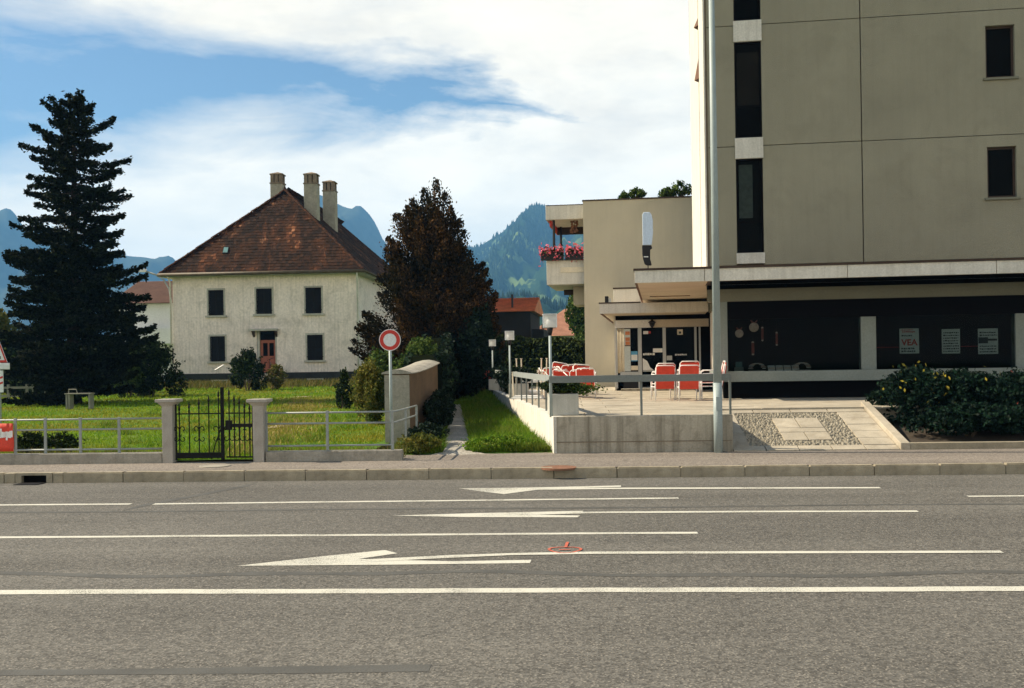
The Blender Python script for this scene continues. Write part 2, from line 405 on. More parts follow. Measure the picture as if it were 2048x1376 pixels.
m2 = t.new('ShaderNodeMixShader'); m2.inputs[0].default_value = .45; t.link(m1.outputs[0], m2.inputs[1]); t.link(tp_.outputs[0], m2.inputs[2]); t.link(m2.outputs[0], out.inputs['Surface'])
M['frosted'] = m
M['dry'] = surf('trodden_earth', (0.26, 0.215, 0.12), 0.95, 0.3, 4, 30, 0.6)
M['bulb'] = surf('lamp_globe', (0.82, 0.82, 0.80), 0.3, 0.03, 6, 30, 0.0)
M['orange_tile'] = surf('orange_roof_tile', (0.62, 0.20, 0.080), 0.9, 0.25, 1.2, 6, 0.6, dirt=(0.22, 0.09, 0.05), dirt_amt=0.4)
M['pink_tile'] = surf('faded_roof_tile', (0.44, 0.215, 0.135), 0.9, 0.2, 1.0, 6, 0.6, dirt=(0.30, 0.15, 0.10), dirt_amt=0.4)
M['brown_tile'] = surf('brown_roof_tile', (0.16, 0.085, 0.06), 0.9, 0.2, 1.0, 6, 0.5)
M['chalet'] = surf('dark_chalet_wood', (0.012, 0.008, 0.006), 0.9, 0.3, 2, 15, 0.3)
M['blue_wall'] = surf('pale_house_wall', (0.62, 0.62, 0.60), 0.9, 0.06, 0.8, 10, 0.2)
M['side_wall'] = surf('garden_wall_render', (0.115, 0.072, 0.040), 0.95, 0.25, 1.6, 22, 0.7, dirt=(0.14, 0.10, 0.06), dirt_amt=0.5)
M['fir_bark'] = surf('fir_bark', (0.03, 0.02, 0.013), 0.95, 0.35, 4, 18, 0.8)
M['bark'] = surf('bark', (0.105, 0.070, 0.045), 0.95, 0.35, 4, 18, 0.8)
M['twig'] = surf('twig', (0.075, 0.055, 0.035), 0.95, 0.3, 4, 20, 0.4)
M['soil'] = surf('soil', (0.050, 0.038, 0.026), 0.95, 0.35, 3, 30, 0.6)
M['gravel'] = asphalt('path_gravel', (0.30, 0.275, 0.23), (0.45, 0.41, 0.34))
M['wood_grey'] = surf('weathered_wood', (0.22, 0.21, 0.165), 0.9, 0.2, 3, 30, 0.3)
M['chimney'] = surf('chimney_render', (0.34, 0.31, 0.235), 0.95, 0.2, 1.5, 9, 0.6, dirt=(0.13, 0.11, 0.08), dirt_amt=0.4)
M['chimney_brick'] = surf('chimney_brick', (0.20, 0.15, 0.10), 0.95, 0.3, 3, 14, 0.5)
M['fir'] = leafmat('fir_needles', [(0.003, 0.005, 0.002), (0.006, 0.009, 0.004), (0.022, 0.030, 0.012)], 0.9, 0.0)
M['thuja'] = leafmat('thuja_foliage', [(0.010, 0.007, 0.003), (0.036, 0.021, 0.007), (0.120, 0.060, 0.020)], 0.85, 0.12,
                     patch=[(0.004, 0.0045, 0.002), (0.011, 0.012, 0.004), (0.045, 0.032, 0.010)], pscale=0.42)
M['shrub'] = leafmat('shrub_leaves', [(0.020, 0.045, 0.012), (0.050, 0.090, 0.018), (0.115, 0.150, 0.030)], 0.7, 0.2)
M['shrub_yellow'] = leafmat('yellowing_leaves', [(0.055, 0.075, 0.015), (0.13, 0.125, 0.022), (0.21, 0.17, 0.035)], 0.7, 0.2, patch=[(0.03, 0.06, 0.014), (0.07, 0.11, 0.02), (0.12, 0.15, 0.03)], pscale=0.9)
M['yew'] = leafmat('yew_leaves', [(0.005, 0.010, 0.004), (0.014, 0.026, 0.008), (0.05, 0.075, 0.018)], 0.75, 0.08)
M['ivy'] = leafmat('ivy_leaves', [(0.003, 0.007, 0.004), (0.007, 0.016, 0.009), (0.020, 0.038, 0.018)], 0.6, 0.08)
M['hedge'] = leafmat('hedge_leaves', [(0.006, 0.012, 0.004), (0.014, 0.026, 0.007), (0.07, 0.09, 0.02)], 0.7, 0.1)
M['bed'] = leafmat('bed_leaves', [(0.002, 0.006, 0.004), (0.004, 0.012, 0.007), (0.010, 0.030, 0.016)], 0.6, 0.1)
M['bed_yellow'] = leafmat('golden_leaves', [(0.20, 0.17, 0.02), (0.34, 0.27, 0.035)], 0.6, 0.2)
M['bed_red'] = leafmat('red_petals', [(0.40, 0.06, 0.05), (0.55, 0.14, 0.10)], 0.6, 0.2)
M['geranium'] = leafmat('pink_geranium', [(0.52, 0.075, 0.10), (0.68, 0.14, 0.19), (0.78, 0.25, 0.30)], 0.6, 0.3)
M['grass'] = leafmat('grass_blades', [(0.085, 0.175, 0.005), (0.155, 0.27, 0.008), (0.24, 0.34, 0.018)], 0.6, 0.35, patch=[(0.13, 0.15, 0.008), (0.25, 0.235, 0.018), (0.36, 0.29, 0.05)], pscale=0.22)
M['verge'] = leafmat('verge_blades', [(0.04, 0.105, 0.006), (0.095, 0.20, 0.010), (0.18, 0.28, 0.020)], 0.6, 0.3, patch=[(0.05, 0.11, 0.01), (0.12, 0.17, 0.02), (0.22, 0.21, 0.045)], pscale=0.9)
M['dry_blades'] = leafmat('dry_blades', [(0.20, 0.17, 0.03), (0.32, 0.25, 0.07), (0.42, 0.33, 0.13)], 0.8, 0.2)
M['weed'] = leafmat('weed_blades', [(0.06, 0.08, 0.015), (0.14, 0.14, 0.03), (0.20, 0.13, 0.05)], 0.7, 0.25)
m, t, p, oc, out = material('lawn_ground')
n = t.noise(oc, 0.45, 6, 0.6, 0.4); f = t.noise(oc, 14, 4, 0.7)
c = t.ramp(n, [(0.30, (0.055, 0.125, 0.010)), (0.55, (0.085, 0.165, 0.014)), (0.75, (0.15, 0.165, 0.035))])
c = t.mix(1.0, c, t.ramp(f, [(0.25, 0.5), (0.75, 1.3)]), 'MULTIPLY')
t.link(c, p.inputs['Base Color']); p.inputs['Roughness'].default_value = 0.9; p.inputs['Specular IOR Level'].default_value = 0.1
b = t.new('ShaderNodeBump'); b.inputs['Strength'].default_value = 0.8; b.inputs['Distance'].default_value = 0.05; t.link(f, b.inputs['Height']); t.link(b.outputs[0], p.inputs['Normal'])
M['lawn'] = m
# old clay tiles: lichen-dark patches that run down the slope, orange where tiles were replaced
m, t, p, oc, out = material('old_roof_tile')
g = t.new('ShaderNodeNewGeometry')
big = t.noise(t.mapping(oc, scale=(1.0, 0.5, 0.5)), 0.75, 6, 0.66, 0.6)
c = t.ramp(g.outputs['Random Per Island'], [(0.0, (0.040, 0.018, 0.010)), (0.45, (0.058, 0.024, 0.012)), (0.8, (0.155, 0.058, 0.027)), (1.0, (0.36, 0.16, 0.08))])
lich = t.ramp(t.math('ADD', big, t.math('MULTIPLY', g.outputs['Random Per Island'], 0.16)), [(0.50, 0.0), (0.60, 1.0)])
c = t.mix(t.math('MULTIPLY', lich, 0.9), c, (0.014, 0.010, 0.008))
t.link(c, p.inputs['Base Color']); p.inputs['Roughness'].default_value = 0.95; p.inputs['Specular IOR Level'].default_value = 0.1
M['tile'] = m
# wooded hills: forest and meadow patches
def hillmat(name, forest, meadow, scale, thr):
    m, t, p, oc, out = material(name)
    n = t.noise(oc, scale, 5, 0.55, 0.6); f = t.noise(oc, scale * 14, 4, 0.7)
    c = t.mix(t.ramp(n, [(thr, 0.0), (thr + 0.03, 1.0)]), t.mix(1.0, forest, t.ramp(f, [(0.3, 0.6), (0.7, 1.4)]), 'MULTIPLY'), meadow)
    t.link(c, p.inputs['Base Color']); p.inputs['Roughness'].default_value = 0.95; p.inputs['Specular IOR Level'].default_value = 0.0
    return m
M['hill'] = hillmat('wooded_hill', (0.020, 0.040, 0.016), (0.115, 0.165, 0.050), 0.0040, 0.525)
M['mount'] = hillmat('mountain_slope', (0.045, 0.055, 0.035), (0.14, 0.14, 0.09), 0.0016, 0.62)
M['conifer'] = leafmat('far_conifer', [(0.010, 0.022, 0.010), (0.020, 0.038, 0.015), (0.03, 0.05, 0.02)], 0.9, 0.0)
# =================================================================== THE SETTING
P0 = G(1024, 957.5, 0.0)
S = Frame((P0.x, P0.y), -3.2)
SA = S.a
ZP = 0.19                                     # pavement height at its back edge
v_f = S.inv(G(160, 926, ZP))[1]               # garden fence line
v_t = S.inv(G(1285, 904, ZP))[1]              # terrace front wall line
def lawn_z(v): 
    t = min(1.0, max(0.0, (v - 2.5) / 46.0)); return 0.205 + 0.36 * t * t * (3 - 2 * t)

# ground sheet to the horizon
mb = MB(); rows = [-300, -60, -25, 2.2, 2.9, 6, 12, 20, 30, 45, 60, 120, 400, 1000, 2500, 4900]
cols = [-5200, -1200, -300, -80, -30, -10, 0, 10, 30, 80, 300, 1200, 5200]
for v in rows:
    for u in cols:
        z = -0.06 if v < 2.5 else (0.06 if v < 4 else lawn_z(v) - 0.10)
        mb.v.append(tuple(S.pt(u, v, z)))
nc = len(cols)
for i in range(len(rows) - 1):
    for j in range(nc - 1): mb.f.append((i * nc + j, i * nc + j + 1, (i + 1) * nc + j + 1, (i + 1) * nc + j))
tag(mb.build('ground', M['lawn'], fix=False), kind='structure')
# road
mb = MB(); us = [-120, -40, -12, -6, 0, 6, 12, 40, 120]; vs = [-24, -14, -7, -2, 0.01]
for v in vs:
    for u in us: mb.v.append((u, v, 0.0))
for i in range(len(vs) - 1):
    for j in range(len(us) - 1):
        k = i * len(us) + j; mb.f.append((k, k + 1, k + 1 + len(us), k + len(us)))
road = tag(mb.build('road', M['asphalt'], None, fix=False, loc=S.pt(0, 0), rotz=SA), kind='structure')
# pavement (footway)
mb = MB(); us = [-120, -40, -12, 0, 12, 40, 120]; vs = [(0.135, 0.158), (1.3, 0.172), (max(v_f, v_t) + 0.5, ZP)]
for v, z in vs:
    for u in us: mb.v.append((u, v, z))
for i in range(2):
    for j in range(len(us) - 1):
        k = i * len(us) + j; mb.f.append((k, k + 1, k + 1 + len(us), k + len(us)))
tag(mb.build('pavement', M['pavement'], None, fix=False, loc=S.pt(0, 0), rotz=SA), kind='structure')
# kerb, stone by stone
kerb = thing('kerb', 'worn stone kerb along the far side of the road', None, S.pt(0, 0), SA); kerb['kind'] = 'structure'; del kerb['label']
kmesh = []
for k in range(4):
    q = MB(); w_ = 0.992 - 0.002 * k; z = 0.165 + 0.002 * (k % 3)
    q.box(0, w_, 0, 0.14, -0.05, z); m = q.mesh('kerb_stone')
    bm = bmesh.new(); bm.from_mesh(m)
    bmesh.ops.bevel(bm, geom=[e for e in bm.edges if all(v.co.z > 0.1 for v in e.verts)], offset=0.018, segments=2, affect='EDGES')
    bm.to_mesh(m); bm.free(); m.materials.append(M['kerb']); kmesh.append(m)
ug0, _ = S.hit(72, 965, 0.0); ug1, _ = S.hit(146, 965, 0.0)
kb0 = S.hit(1235, 950, 0.0)[0]
for i in range(-22, 22):
    u = kb0 + i * 1.0
    if abs(u + 0.5 - (ug0 + 0.31)) < 0.5: ug0 = u + 0.19; continue
    o = link('kerb_stone', kmesh[i % 4], M['kerb'], kerb); o.location = (u, rnd.uniform(-0.006, 0.006), 0); o.rotation_euler = (0, 0, rnd.uniform(-0.004, 0.004))
# gully inlet in the kerb
gu = thing('gully_inlet', 'dark iron gully inlet let into the kerb', 'drain', S.pt(ug0, 0), SA)
wgu = 0.62
for dx0, dx1 in ((-0.19, -0.012), (wgu + 0.008, 0.80)): box('kerb_stone', M['kerb'], kerb, ug0 + dx0, ug0 + dx1, 0.0, 0.14, -0.05, 0.166, 0.015)
MB().box(0, 0.10, 0, 0.14, 0.0, 0.165).box(wgu - 0.10, wgu, 0, 0.14, 0.0, 0.165).box(0.10, wgu - 0.10, 0, 0.14, 0.125, 0.165).build('frame', M['kerb'], gu)
box('opening', M['dark'], gu, 0.10, wgu - 0.10, 0.08, 0.14, 0.0, 0.125)
box('grate', M['black'], gu, 0.12, wgu - 0.10, -0.28, -0.002, 0.002, 0.012)

# road markings (polygons on the road)
def marking(name, polys, mat, z=0.004, label=None):
    mb = MB()
    for i_, poly in enumerate(polys): mb.sheet([G(x, y, z + .002 * i_) for x, y in poly])
    bm = bmesh.new(); m = mb.mesh(name); bm.from_mesh(m)
    bmesh.ops.triangulate(bm, faces=bm.faces); bmesh.ops.recalc_face_normals(bm, faces=bm.faces)
    for f in bm.faces:
        if f.normal.z < 0: f.normal_flip()
    bm.to_mesh(m); bm.free()
    return tag(link(name, m, mat), kind='structure')
def lane_line(a, b, wv):
    """a painted line from pixel a to pixel b, wv metres wide"""
    A, B = S.inv(G(*a, 0)), S.inv(G(*b, 0)); mb = MB()
    n = max(2, int((B[0] - A[0]) / 0.16))
    for k in range(n + 1):
        t = k / n; u = A[0] + (B[0] - A[0]) * t; v = A[1] + (B[1] - A[1]) * t + 0.006 * math.sin(u * 1.7)
        mb.v += [tuple(S.pt(u, v - wv / 2 + rnd.uniform(-.006, .006), 0.004)), tuple(S.pt(u, v + wv / 2 + rnd.uniform(-.006, .006), 0.004))]
        if k: b_ = 2 * k; mb.f.append((b_ - 2, b_, b_ + 1, b_ - 1))
    o = mb.build('lane_line', M['paint'], fix=False); return tag(o, kind='structure')
lane_line((-700, 1187.3), (2800, 1175.8), 0.165)
lane_line((-500, 1078.5), (1395, 1066), 0.115)
lane_line((-500, 1014.5), (262, 1008.5), 0.125)
lane_line((308, 1008.3), (1357, 996.5), 0.125)
lane_line((1935, 993), (2700, 986), 0.12)
marking('arrow_marking', [[(475, 1131.5), (640, 1113), (770, 1100), (795, 1106.5), (718, 1117.5), (760, 1119), (905, 1122.5), (1063, 1119.5), (1060, 1126), (760, 1129.5)],
                          [(714, 1119.5), (900, 1110), (1024, 1106), (1180, 1103), (2000, 1101), (2008, 1105.5), (1200, 1107.5), (1024, 1110), (900, 1115.5), (745, 1123)]], M['paint'])
marking('arrow_marking', [[(785, 1031), (960, 1026), (1166, 1021.5), (1166, 1024.5), (1040, 1028.5), (1160, 1031), (1155, 1034.5), (930, 1034)],
                          [(1030, 1027.2), (1180, 1023.2), (1500, 1021.5), (1833, 1020.8), (1838, 1023.8), (1500, 1024.6), (1180, 1026.4), (1060, 1029.4)]], M['paint'])
marking('arrow_marking', [[(918, 976.5), (1060, 975), (1242, 970.8), (1242, 973.6), (1090, 977.6), (1055, 982), (1008, 988), (960, 982.5)],
                          [(1080, 976.4), (1250, 975.2), (1500, 974.6), (1758, 974.0), (1763, 976.6), (1500, 977.4), (1240, 978.0), (1075, 979.4)]], M['paint'])
def seam(pts, wv, name='tar_seam'):
    mb = MB(); q = []
    for x, y in pts:
        u, v = S.inv(G(x, y, 0)); j = rnd.uniform(0.8, 1.2) * wv / 2; q.append((u, v, j))
    for k, (u, v, j) in enumerate(q):
        mb.v += [tuple(S.pt(u, v - j, 0.002)), tuple(S.pt(u, v + j, 0.002))]
        if k: b = 2 * k; mb.f.append((b - 2, b, b + 1, b - 1))
    return tag(mb.build(name, M['tar'], fix=False), kind='structure')
seam([(x, 1148 + 3.5 * math.sin(x / 190.0) - 2.0 * math.sin(x / 75.0 + 1)) for x in range(-400, 2500, 45)], 0.13)
seam([(x, 1025 - (x / 2048) * 17 + 0.8 * math.sin(x / 160.0)) for x in range(-400, 2500, 60)], 0.11)
seam([(262, 1016), (330, 1003), (420, 986), (505, 969)], 0.42)
seam([(-400, 1349), (-100, 1347), (250, 1344), (600, 1340), (860, 1336)], 0.13, 'tar_patch')
# surveyor's red ring
mb = MB(); cu, cv = S.inv(G(1130, 1100.5, 0)); n = 28
for i in range(n):
    t = 2 * math.pi * i / n; r = 0.155 + 0.012 * math.sin(3 * t)
    mb.v += [tuple(S.pt(cu + (r - 0.014) * math.cos(t), cv + (r - 0.014) * math.sin(t), 0.007)), tuple(S.pt(cu + (r + 0.014) * math.cos(t), cv + (r + 0.014) * math.sin(t), 0.007))]
for i in range(n): j = (i + 1) % n; mb.f.append((2 * i, 2 * i + 1, 2 * j + 1, 2 * j))
mb.sheet([S.pt(cu - 0.01, cv + 0.12, 0.009), S.pt(cu + 0.02, cv + 0.12, 0.009), S.pt(cu + 0.04, cv + 0.42, 0.009), S.pt(cu + 0.01, cv + 0.42, 0.009)])
mb.sheet([S.pt(cu - 0.06, cv - 0.02, 0.009), S.pt(cu + 0.05, cv - 0.02, 0.009), S.pt(cu + 0.05, cv + 0.015, 0.009), S.pt(cu - 0.06, cv + 0.015, 0.009)])
tag(mb.build('sprayed_ring', M['red_spray'], fix=False), kind='structure')
# manhole covers
for (x, y, r, mt, lab) in ((1117, 933.5, 0.29, 'rust', 'rusty round manhole cover in the pavement before the terrace'), (430, 931.5, 0.26, 'old_concrete', 'round grey manhole cover in the pavement before the gate')):
    c = G(x, y, 0.172); zc = 0.158 + 0.016 * min(1, S.inv(c)[1] / 1.3)
    mh = thing('manhole_cover', lab, 'manhole', (c.x, c.y, zc), SA, 'manhole covers in the pavement')
    MB().lathe((0, 0, 0), [(r, -0.02), (r, 0.008), (r * 0.88, 0.008), (r * 0.88, 0.004)], 28).build('frame', M[mt], mh)
    MB().lathe((0, 0, 0), [(r * 0.86, -0.02), (r * 0.86, 0.007), (r * 0.5, 0.009), (0.01, 0.009)], 28).build('lid', M[mt], mh)

# lawn, verge, path
uw = S.inv(W(768, 800, 21.8))[0]
mb = MB(); nu, nv = 40, 44
lv = [v_f + 0.12 + (52 - v_f) * (i / nv) ** 1.3 for i in range(nv + 1)]
lu = [-34 + (uw + 0.15 + 34) * j / nu for j in range(nu + 1)]
for v in lv:
    for u in lu: mb.v.append((u, v, lawn_z(v) + rnd.uniform(-0.015, 0.015)))
for i in range(nv):
    for j in range(nu): k = i * (nu + 1) + j; mb.f.append((k, k + 1, k + nu + 2, k + nu + 1))
tag(mb.build('lawn', M['lawn'], None, smooth=True, fix=False, loc=S.pt(0, 0), rotz=SA), kind='structure')
TL0, TL1 = Vector((0.735, 18.62, 0)), Vector((-0.72, 37.9, 0))            # terrace's skewed side
def terr_x(D): return TL0.x + (TL1.x - TL0.x) * (D - TL0.y) / (TL1.y - TL0.y)
def path_x(D): return -1.02 + (-3.05 + 1.02) * (D - 18.6) / (54 - 18.6)
def path_w(D): return 0.30 - 0.13 * min(1, (D - 18.6) / 35)
def verge_z(x, D):
    v = S.inv((x, D))[1]; z0 = lawn_z(v) + 0.006
    a, b = path_x(D) + path_w(D) + 0.1, terr_x(D)
    t = min(1, max(0, (x - a) / max(0.3, b - a))); rise = 0.28 * min(1, max(0, (D - 20) / 18.0))
    return z0 + rise * t * t * (3 - 2 * t)
mb = MB(); Ds = [18.70 + 46 * (i / 40) ** 1.4 for i in range(41)]; nx = 26
for D in Ds:
    xl = -2.2 - 0.6 * (D - 18.7) / 46 if D < 27 else -2.4 - (D - 27) * 0.35
    xr = terr_x(min(D, 37.9)) + (0.02 if D < 38 else 4.0)
    for j in range(nx + 1):
        x = xl + (xr - xl) * j / nx; mb.v.append((x, D, verge_z(x, D) + rnd.uniform(-0.008, 0.008) - (.05 if D == Ds[0] else 0)))
for i in range(40):
    for j in range(nx): k = i * (nx + 1) + j; mb.f.append((k, k + 1, k + nx + 2, k + nx + 1))
tag(mb.build('verge', M['lawn'], smooth=True, fix=False), kind='structure')
mb = MB(); k = 0
for i, D in enumerate(Ds[:36]):
    x, h = path_x(D) + rnd.uniform(-0.03, 0.03), path_w(D) * rnd.uniform(0.85, 1.15)
    if i == 0: h = 0.62; x += 0.05
    z = max(verge_z(x - h, D), verge_z(x + h, D)) + 0.012 - (.055 if i == 0 else 0)
    mb.v += [(x - h, D, z), (x, D, z + 0.015), (x + h, D, z)]
    if i: b = 3 * i; mb.f += [(b - 3, b - 2, b + 1, b), (b - 2, b - 1, b + 2, b + 1)]
tag(mb.build('path', M['gravel'], fix=False, smooth=True), kind='structure')
# trodden stone path on the lawn (two worn patches by the gate)
for (x, y, a, bb) in ((588, 811, 0.45, 0.5), (606, 801, 0.4, 0.45), (560, 850, .25, .5)):
    c = G(x, y, 0.27); u, v = S.inv(c); mb = MB(); pts = []
    for i in range(12):
        t = 2 * math.pi * i / 12; r = rnd.uniform(0.7, 1.1); pts.append(S.pt(u + a * r * math.cos(t), v + bb * 2 * r * math.sin(t), lawn_z(v) + 0.022))
    mb.sheet(pts); tag(mb.build('bare_patch', M['dry']), kind='structure')

# =================================================================== GARDEN FENCE, GATE
def su(px, v, py=880): return S.hit(px, py, v)[0]
def fence_wall(name, u0, u1, v, label):
    mb = MB().box(u0, u1, v, v + 0.20, 0.05, ZP + 0.165); return tag(mb.build(name, M['old_concrete'], None, bevel=0.012, loc=S.pt(0, 0), rotz=SA), label, 'wall', 'low garden walls')
uL0, uL1 = su(-60, v_f), su(324, v_f)
vg = v_f
fence_wall('low_wall', uL0, uL1 - 0.01, v_f, 'low concrete wall under the railing beside the red banner')
v_f2 = v_f + 0.02
uR0, uR1 = su(529, v_f2), su(803, v_f2)
fence_wall('low_wall', uR0 + 0.01, uR1, v_f2, 'low concrete wall between the gate and the footpath')
def railing(name, label, u0, u1, v, posts, rails, group):
    t_ = thing(name, label, 'railing', S.pt(0, 0), SA, group)
    zb = ZP + 0.165
    for u in posts:
        MB().box(u - 0.024, u + 0.024, v + 0.085, v + 0.115, zb - 0.02, rails[0] + 0.03).build('post', M['galv'], t_, bevel=0.004)
    for z in rails:
        MB().tube((u0, v + 0.1, z), (u1, v + 0.1, z), 0.0165, n=8).build('rail', M['galv'], t_, smooth=True)
    return t_
zr = [S.hit(200, 838, v_f + 0.1)[1], S.hit(200, 858.5, v_f + 0.1)[1], S.hit(200, 898.5, v_f + 0.1)[1]]
railing('fence_railing', 'galvanised railing between the red banner and the gate', uL0, uL1, v_f, [su(x, v_f + .1) for x in (-40, 31, 91, 161, 238.5)], zr, 'garden railings')
zr2 = [S.hit(650, 825, v_f2 + 0.1)[1], S.hit(650, 846.5, v_f2 + 0.1)[1], S.hit(650, 891, v_f2 + 0.1)[1]]
fr2 = railing('fence_railing', 'galvanised railing between the gate and the footpath with a bent end', uR0, su(786, v_f2 + .1), v_f2, [su(x, v_f2 + .1) for x in (533, 655, 785)], zr2, 'garden railings')
ue = su(786, v_f2 + .1)
for z in zr2[:2]:
    MB().path([(ue, v_f2 + 0.1, z), (ue + 0.03, v_f2 + 0.16, z), (ue + 0.05, v_f2 + 1.2, z), (ue + 0.05, v_f2 + 2.6, z)], 0.0165).build('rail', M['galv'], fr2, smooth=True)
MB().box(ue + 0.03, ue + 0.07, v_f2 + 1.2, v_f2 + 1.24, 0.2, zr2[0]).build('post', M['galv'], fr2)
MB().box(ue + 0.03, ue + 0.07, v_f2 + 2.55, v_f2 + 2.6, 0.2, zr2[0]).build('post', M['galv'], fr2)
# banner tied to the railing
ub0, ub1 = su(-70, v_f + .06), su(27.5, v_f + .06)
bn = thing('banner', 'red plastic banner with white lettering tied to the railing', 'banner', S.pt(0, v_f + 0.05), SA)
zb0, zb1 = S.hit(14, 903, v_f + 0.05)[1], S.hit(14, 847, v_f + 0.05)[1]
mb = MB(); nxx = 14
for j in range(nxx + 1):
    u = ub0 + (ub1 - ub0) * j / nxx
    for k in range(6):
        z = zb0 + (zb1 - zb0) * k / 5; mb.v.append((u, -0.012 * math.sin(j * 1.7) * math.sin(k * 1.3) + 0.008 * math.sin(j * 0.9 + k), z))
for j in range(nxx):
    for k in range(5): a = j * 6 + k; mb.f.append((a, a + 6, a + 7, a + 1))
o = mb.build('cloth', M['banner'], bn, smooth=True, fix=False); sm = o.modifiers.new('thick', 'SOLIDIFY'); sm.thickness = 0.004
def bz(y): return S.hit(14, y, v_f + 0.03)[1]
mb = MB()
for (x0, x1, y0, y1) in ((-30, 3, 862, 876), (0.3, 4, 857, 875), (4.2, 7, 863.5, 875.5), (7.4, 10, 864, 875), (10.8, 13.2, 863.5, 874), (12, 15.6, 863, 880.5), (16, 19, 863.5, 875.5), (19.2, 22, 862, 876), (22.3, 25.5, 861.5, 874.5)):
    mb.box(su(x0, v_f + .03), su(x1, v_f + .03), -0.026, -0.022, bz(y1), bz(y0))
mb.build('lettering', M['white'], bn, fix=False)
# gate pillars
def pillar(px0, px1, label, v):
    u0, u1 = su(px0, v), su(px1, v); c = (u0 + u1) / 2; w2 = max(0.085, (u1 - u0) / 2)
    t_ = thing('gate_pillar', label, 'pillar', S.pt(c, v), SA, 'concrete gate pillars')
    zt = S.hit((px0 + px1) / 2, 808, v)[1]
    MB().box(-w2, w2, 0, 0.22, 0.1, zt - 0.035).build('shaft', M['pillar'], t_, bevel=0.008)
    mb = MB(); a = w2
    mb.add([(-a, 0, zt - 0.04), (a, 0, zt - 0.04), (a, 0.22, zt - 0.04), (-a, 0.22, zt - 0.04), (-a - .065, -.05, zt + 0.03), (a + .065, -.05, zt + 0.03), (a + .065, .26, zt + 0.03), (-a - .065, .26, zt + 0.03)],
           [(0, 3, 2, 1), (4, 5, 6, 7), (0, 1, 5, 4), (1, 2, 6, 5), (2, 3, 7, 6), (3, 0, 4, 7)])
    mb.box(-a - 0.09, a + 0.09, -0.075, 0.285, zt + 0.031, zt + 0.085)
    mb.build('cap', M['pillar'], t_, bevel=0.006); return c, w2, zt
pA = pillar(324, 345, 'concrete gate pillar at the end of the banner railing', v_f - 0.01)
pB = pillar(506, 527, 'concrete gate pillar beside the railing with no banner', v_f - 0.01)
# wrought iron gate
def gate_leaf(label, origin, ang, width, tops, sgn):
    t_ = thing('iron_gate', label, 'gate', origin, ang, 'leaves of the wrought iron gate')
    n = len(tops)
    for i, zt in enumerate(tops):
        u = sgn * (0.06 + (width - 0.12) * i / (n - 1))
        mb = MB().tube((u, 0, 0.06), (u, 0, zt - 0.14), 0.0115, n=6)
        mb.tube((u, 0, zt - 0.14), (u, 0, zt - 0.10), 0.009, 0.022, 6).tube((u, 0, zt - 0.10), (u, 0, zt), 0.022, 0.002, 6)
        mb.tube((u, 0, zt - 0.20), (u, 0, zt - 0.15), 0.016, n=6)
        mb.build('bar', M['iron'], t_, smooth=False)
        if i % 2 == 0 and n > 4:
            for zc, up in ((0.36, 1), (0.62, -1)):
                mb = MB()
                for sd in (-1, 1):
                    pts = []
                    for k in range(15):
                        th = k / 14 * 4.6; r = 0.055 * (1 - k / 19)
                        pts.append((u + sd * (0.062 - r * math.cos(th)), 0, zc + up * (0.05 - r * math.sin(th) * 1.2)))
                    mb.path(pts, 0.0085, 5)
                mb.build('scroll', M['iron'], t_)
            MB().tube((u, 0, 0.43), (u, 0, 0.56), 0.016, n=6).build('collar', M['iron'], t_)
    MB().box(0 if sgn > 0 else -width, width if sgn > 0 else 0, -0.008, 0.008, 0.835, 0.857).build('top_rail', M['iron'], t_)
    MB().box(0 if sgn > 0 else -width, width if sgn > 0 else 0, -0.009, 0.009, 0.06, 0.085 if sgn < 0 else 0.16).build('bottom_rail', M['iron'], t_)
    MB().tube((0, 0, 0.03), (0, 0, 1.02), 0.016, n=8).build('hinge_stile', M['iron'], t_)
    return t_
gu0, gu1 = pA[0] + pA[1] + 0.03, pB[0] - pB[1] - 0.03; gw = gu1 - gu0
zt0 = pA[2]
gl = gate_leaf('left leaf of the wrought iron gate with spear tops and a heavy closing bar', S.pt(gu0, v_f + 0.09, 0.185), SA, gw * 0.60, [z - 0.185 for z in (zt0 - 0.0, zt0 + 0.035, zt0 + 0.10, zt0 + 0.15, zt0 + 0.235)], 1)
MB().box(gw * 0.585, gw * 0.585 + 0.055, -0.02, 0.02, 0.03, zt0 + 0.28 - 0.185).build('closing_bar', M['iron'], gl)
MB().path([(gw * 0.59, 0.03, 0.62), (gw * 0.50, 0.03, 0.30), (gw * 0.45, 0.03, 0.04)], 0.011).build('prop_bar', M['iron'], gl)
gr = gate_leaf('right leaf of the wrought iron gate with the lock plate', S.pt(gu1, v_f + 0.09, 0.185), SA - R(7), gw * 0.365, [z - 0.185 for z in (zt0, zt0 + 0.03, zt0 + 0.10, zt0 + 0.15, zt0 + 0.26)], -1)
MB().box(-gw * 0.365, -gw * 0.365 + 0.10, -0.035, 0.035, 0.55, 0.72).build('lock_plate', M['iron'], gr)
MB().box(-gw * 0.365 + 0.10, -0.02, -0.02, 0.02, 0.60, 0.66).build('cross_bar', M['iron'], gr)
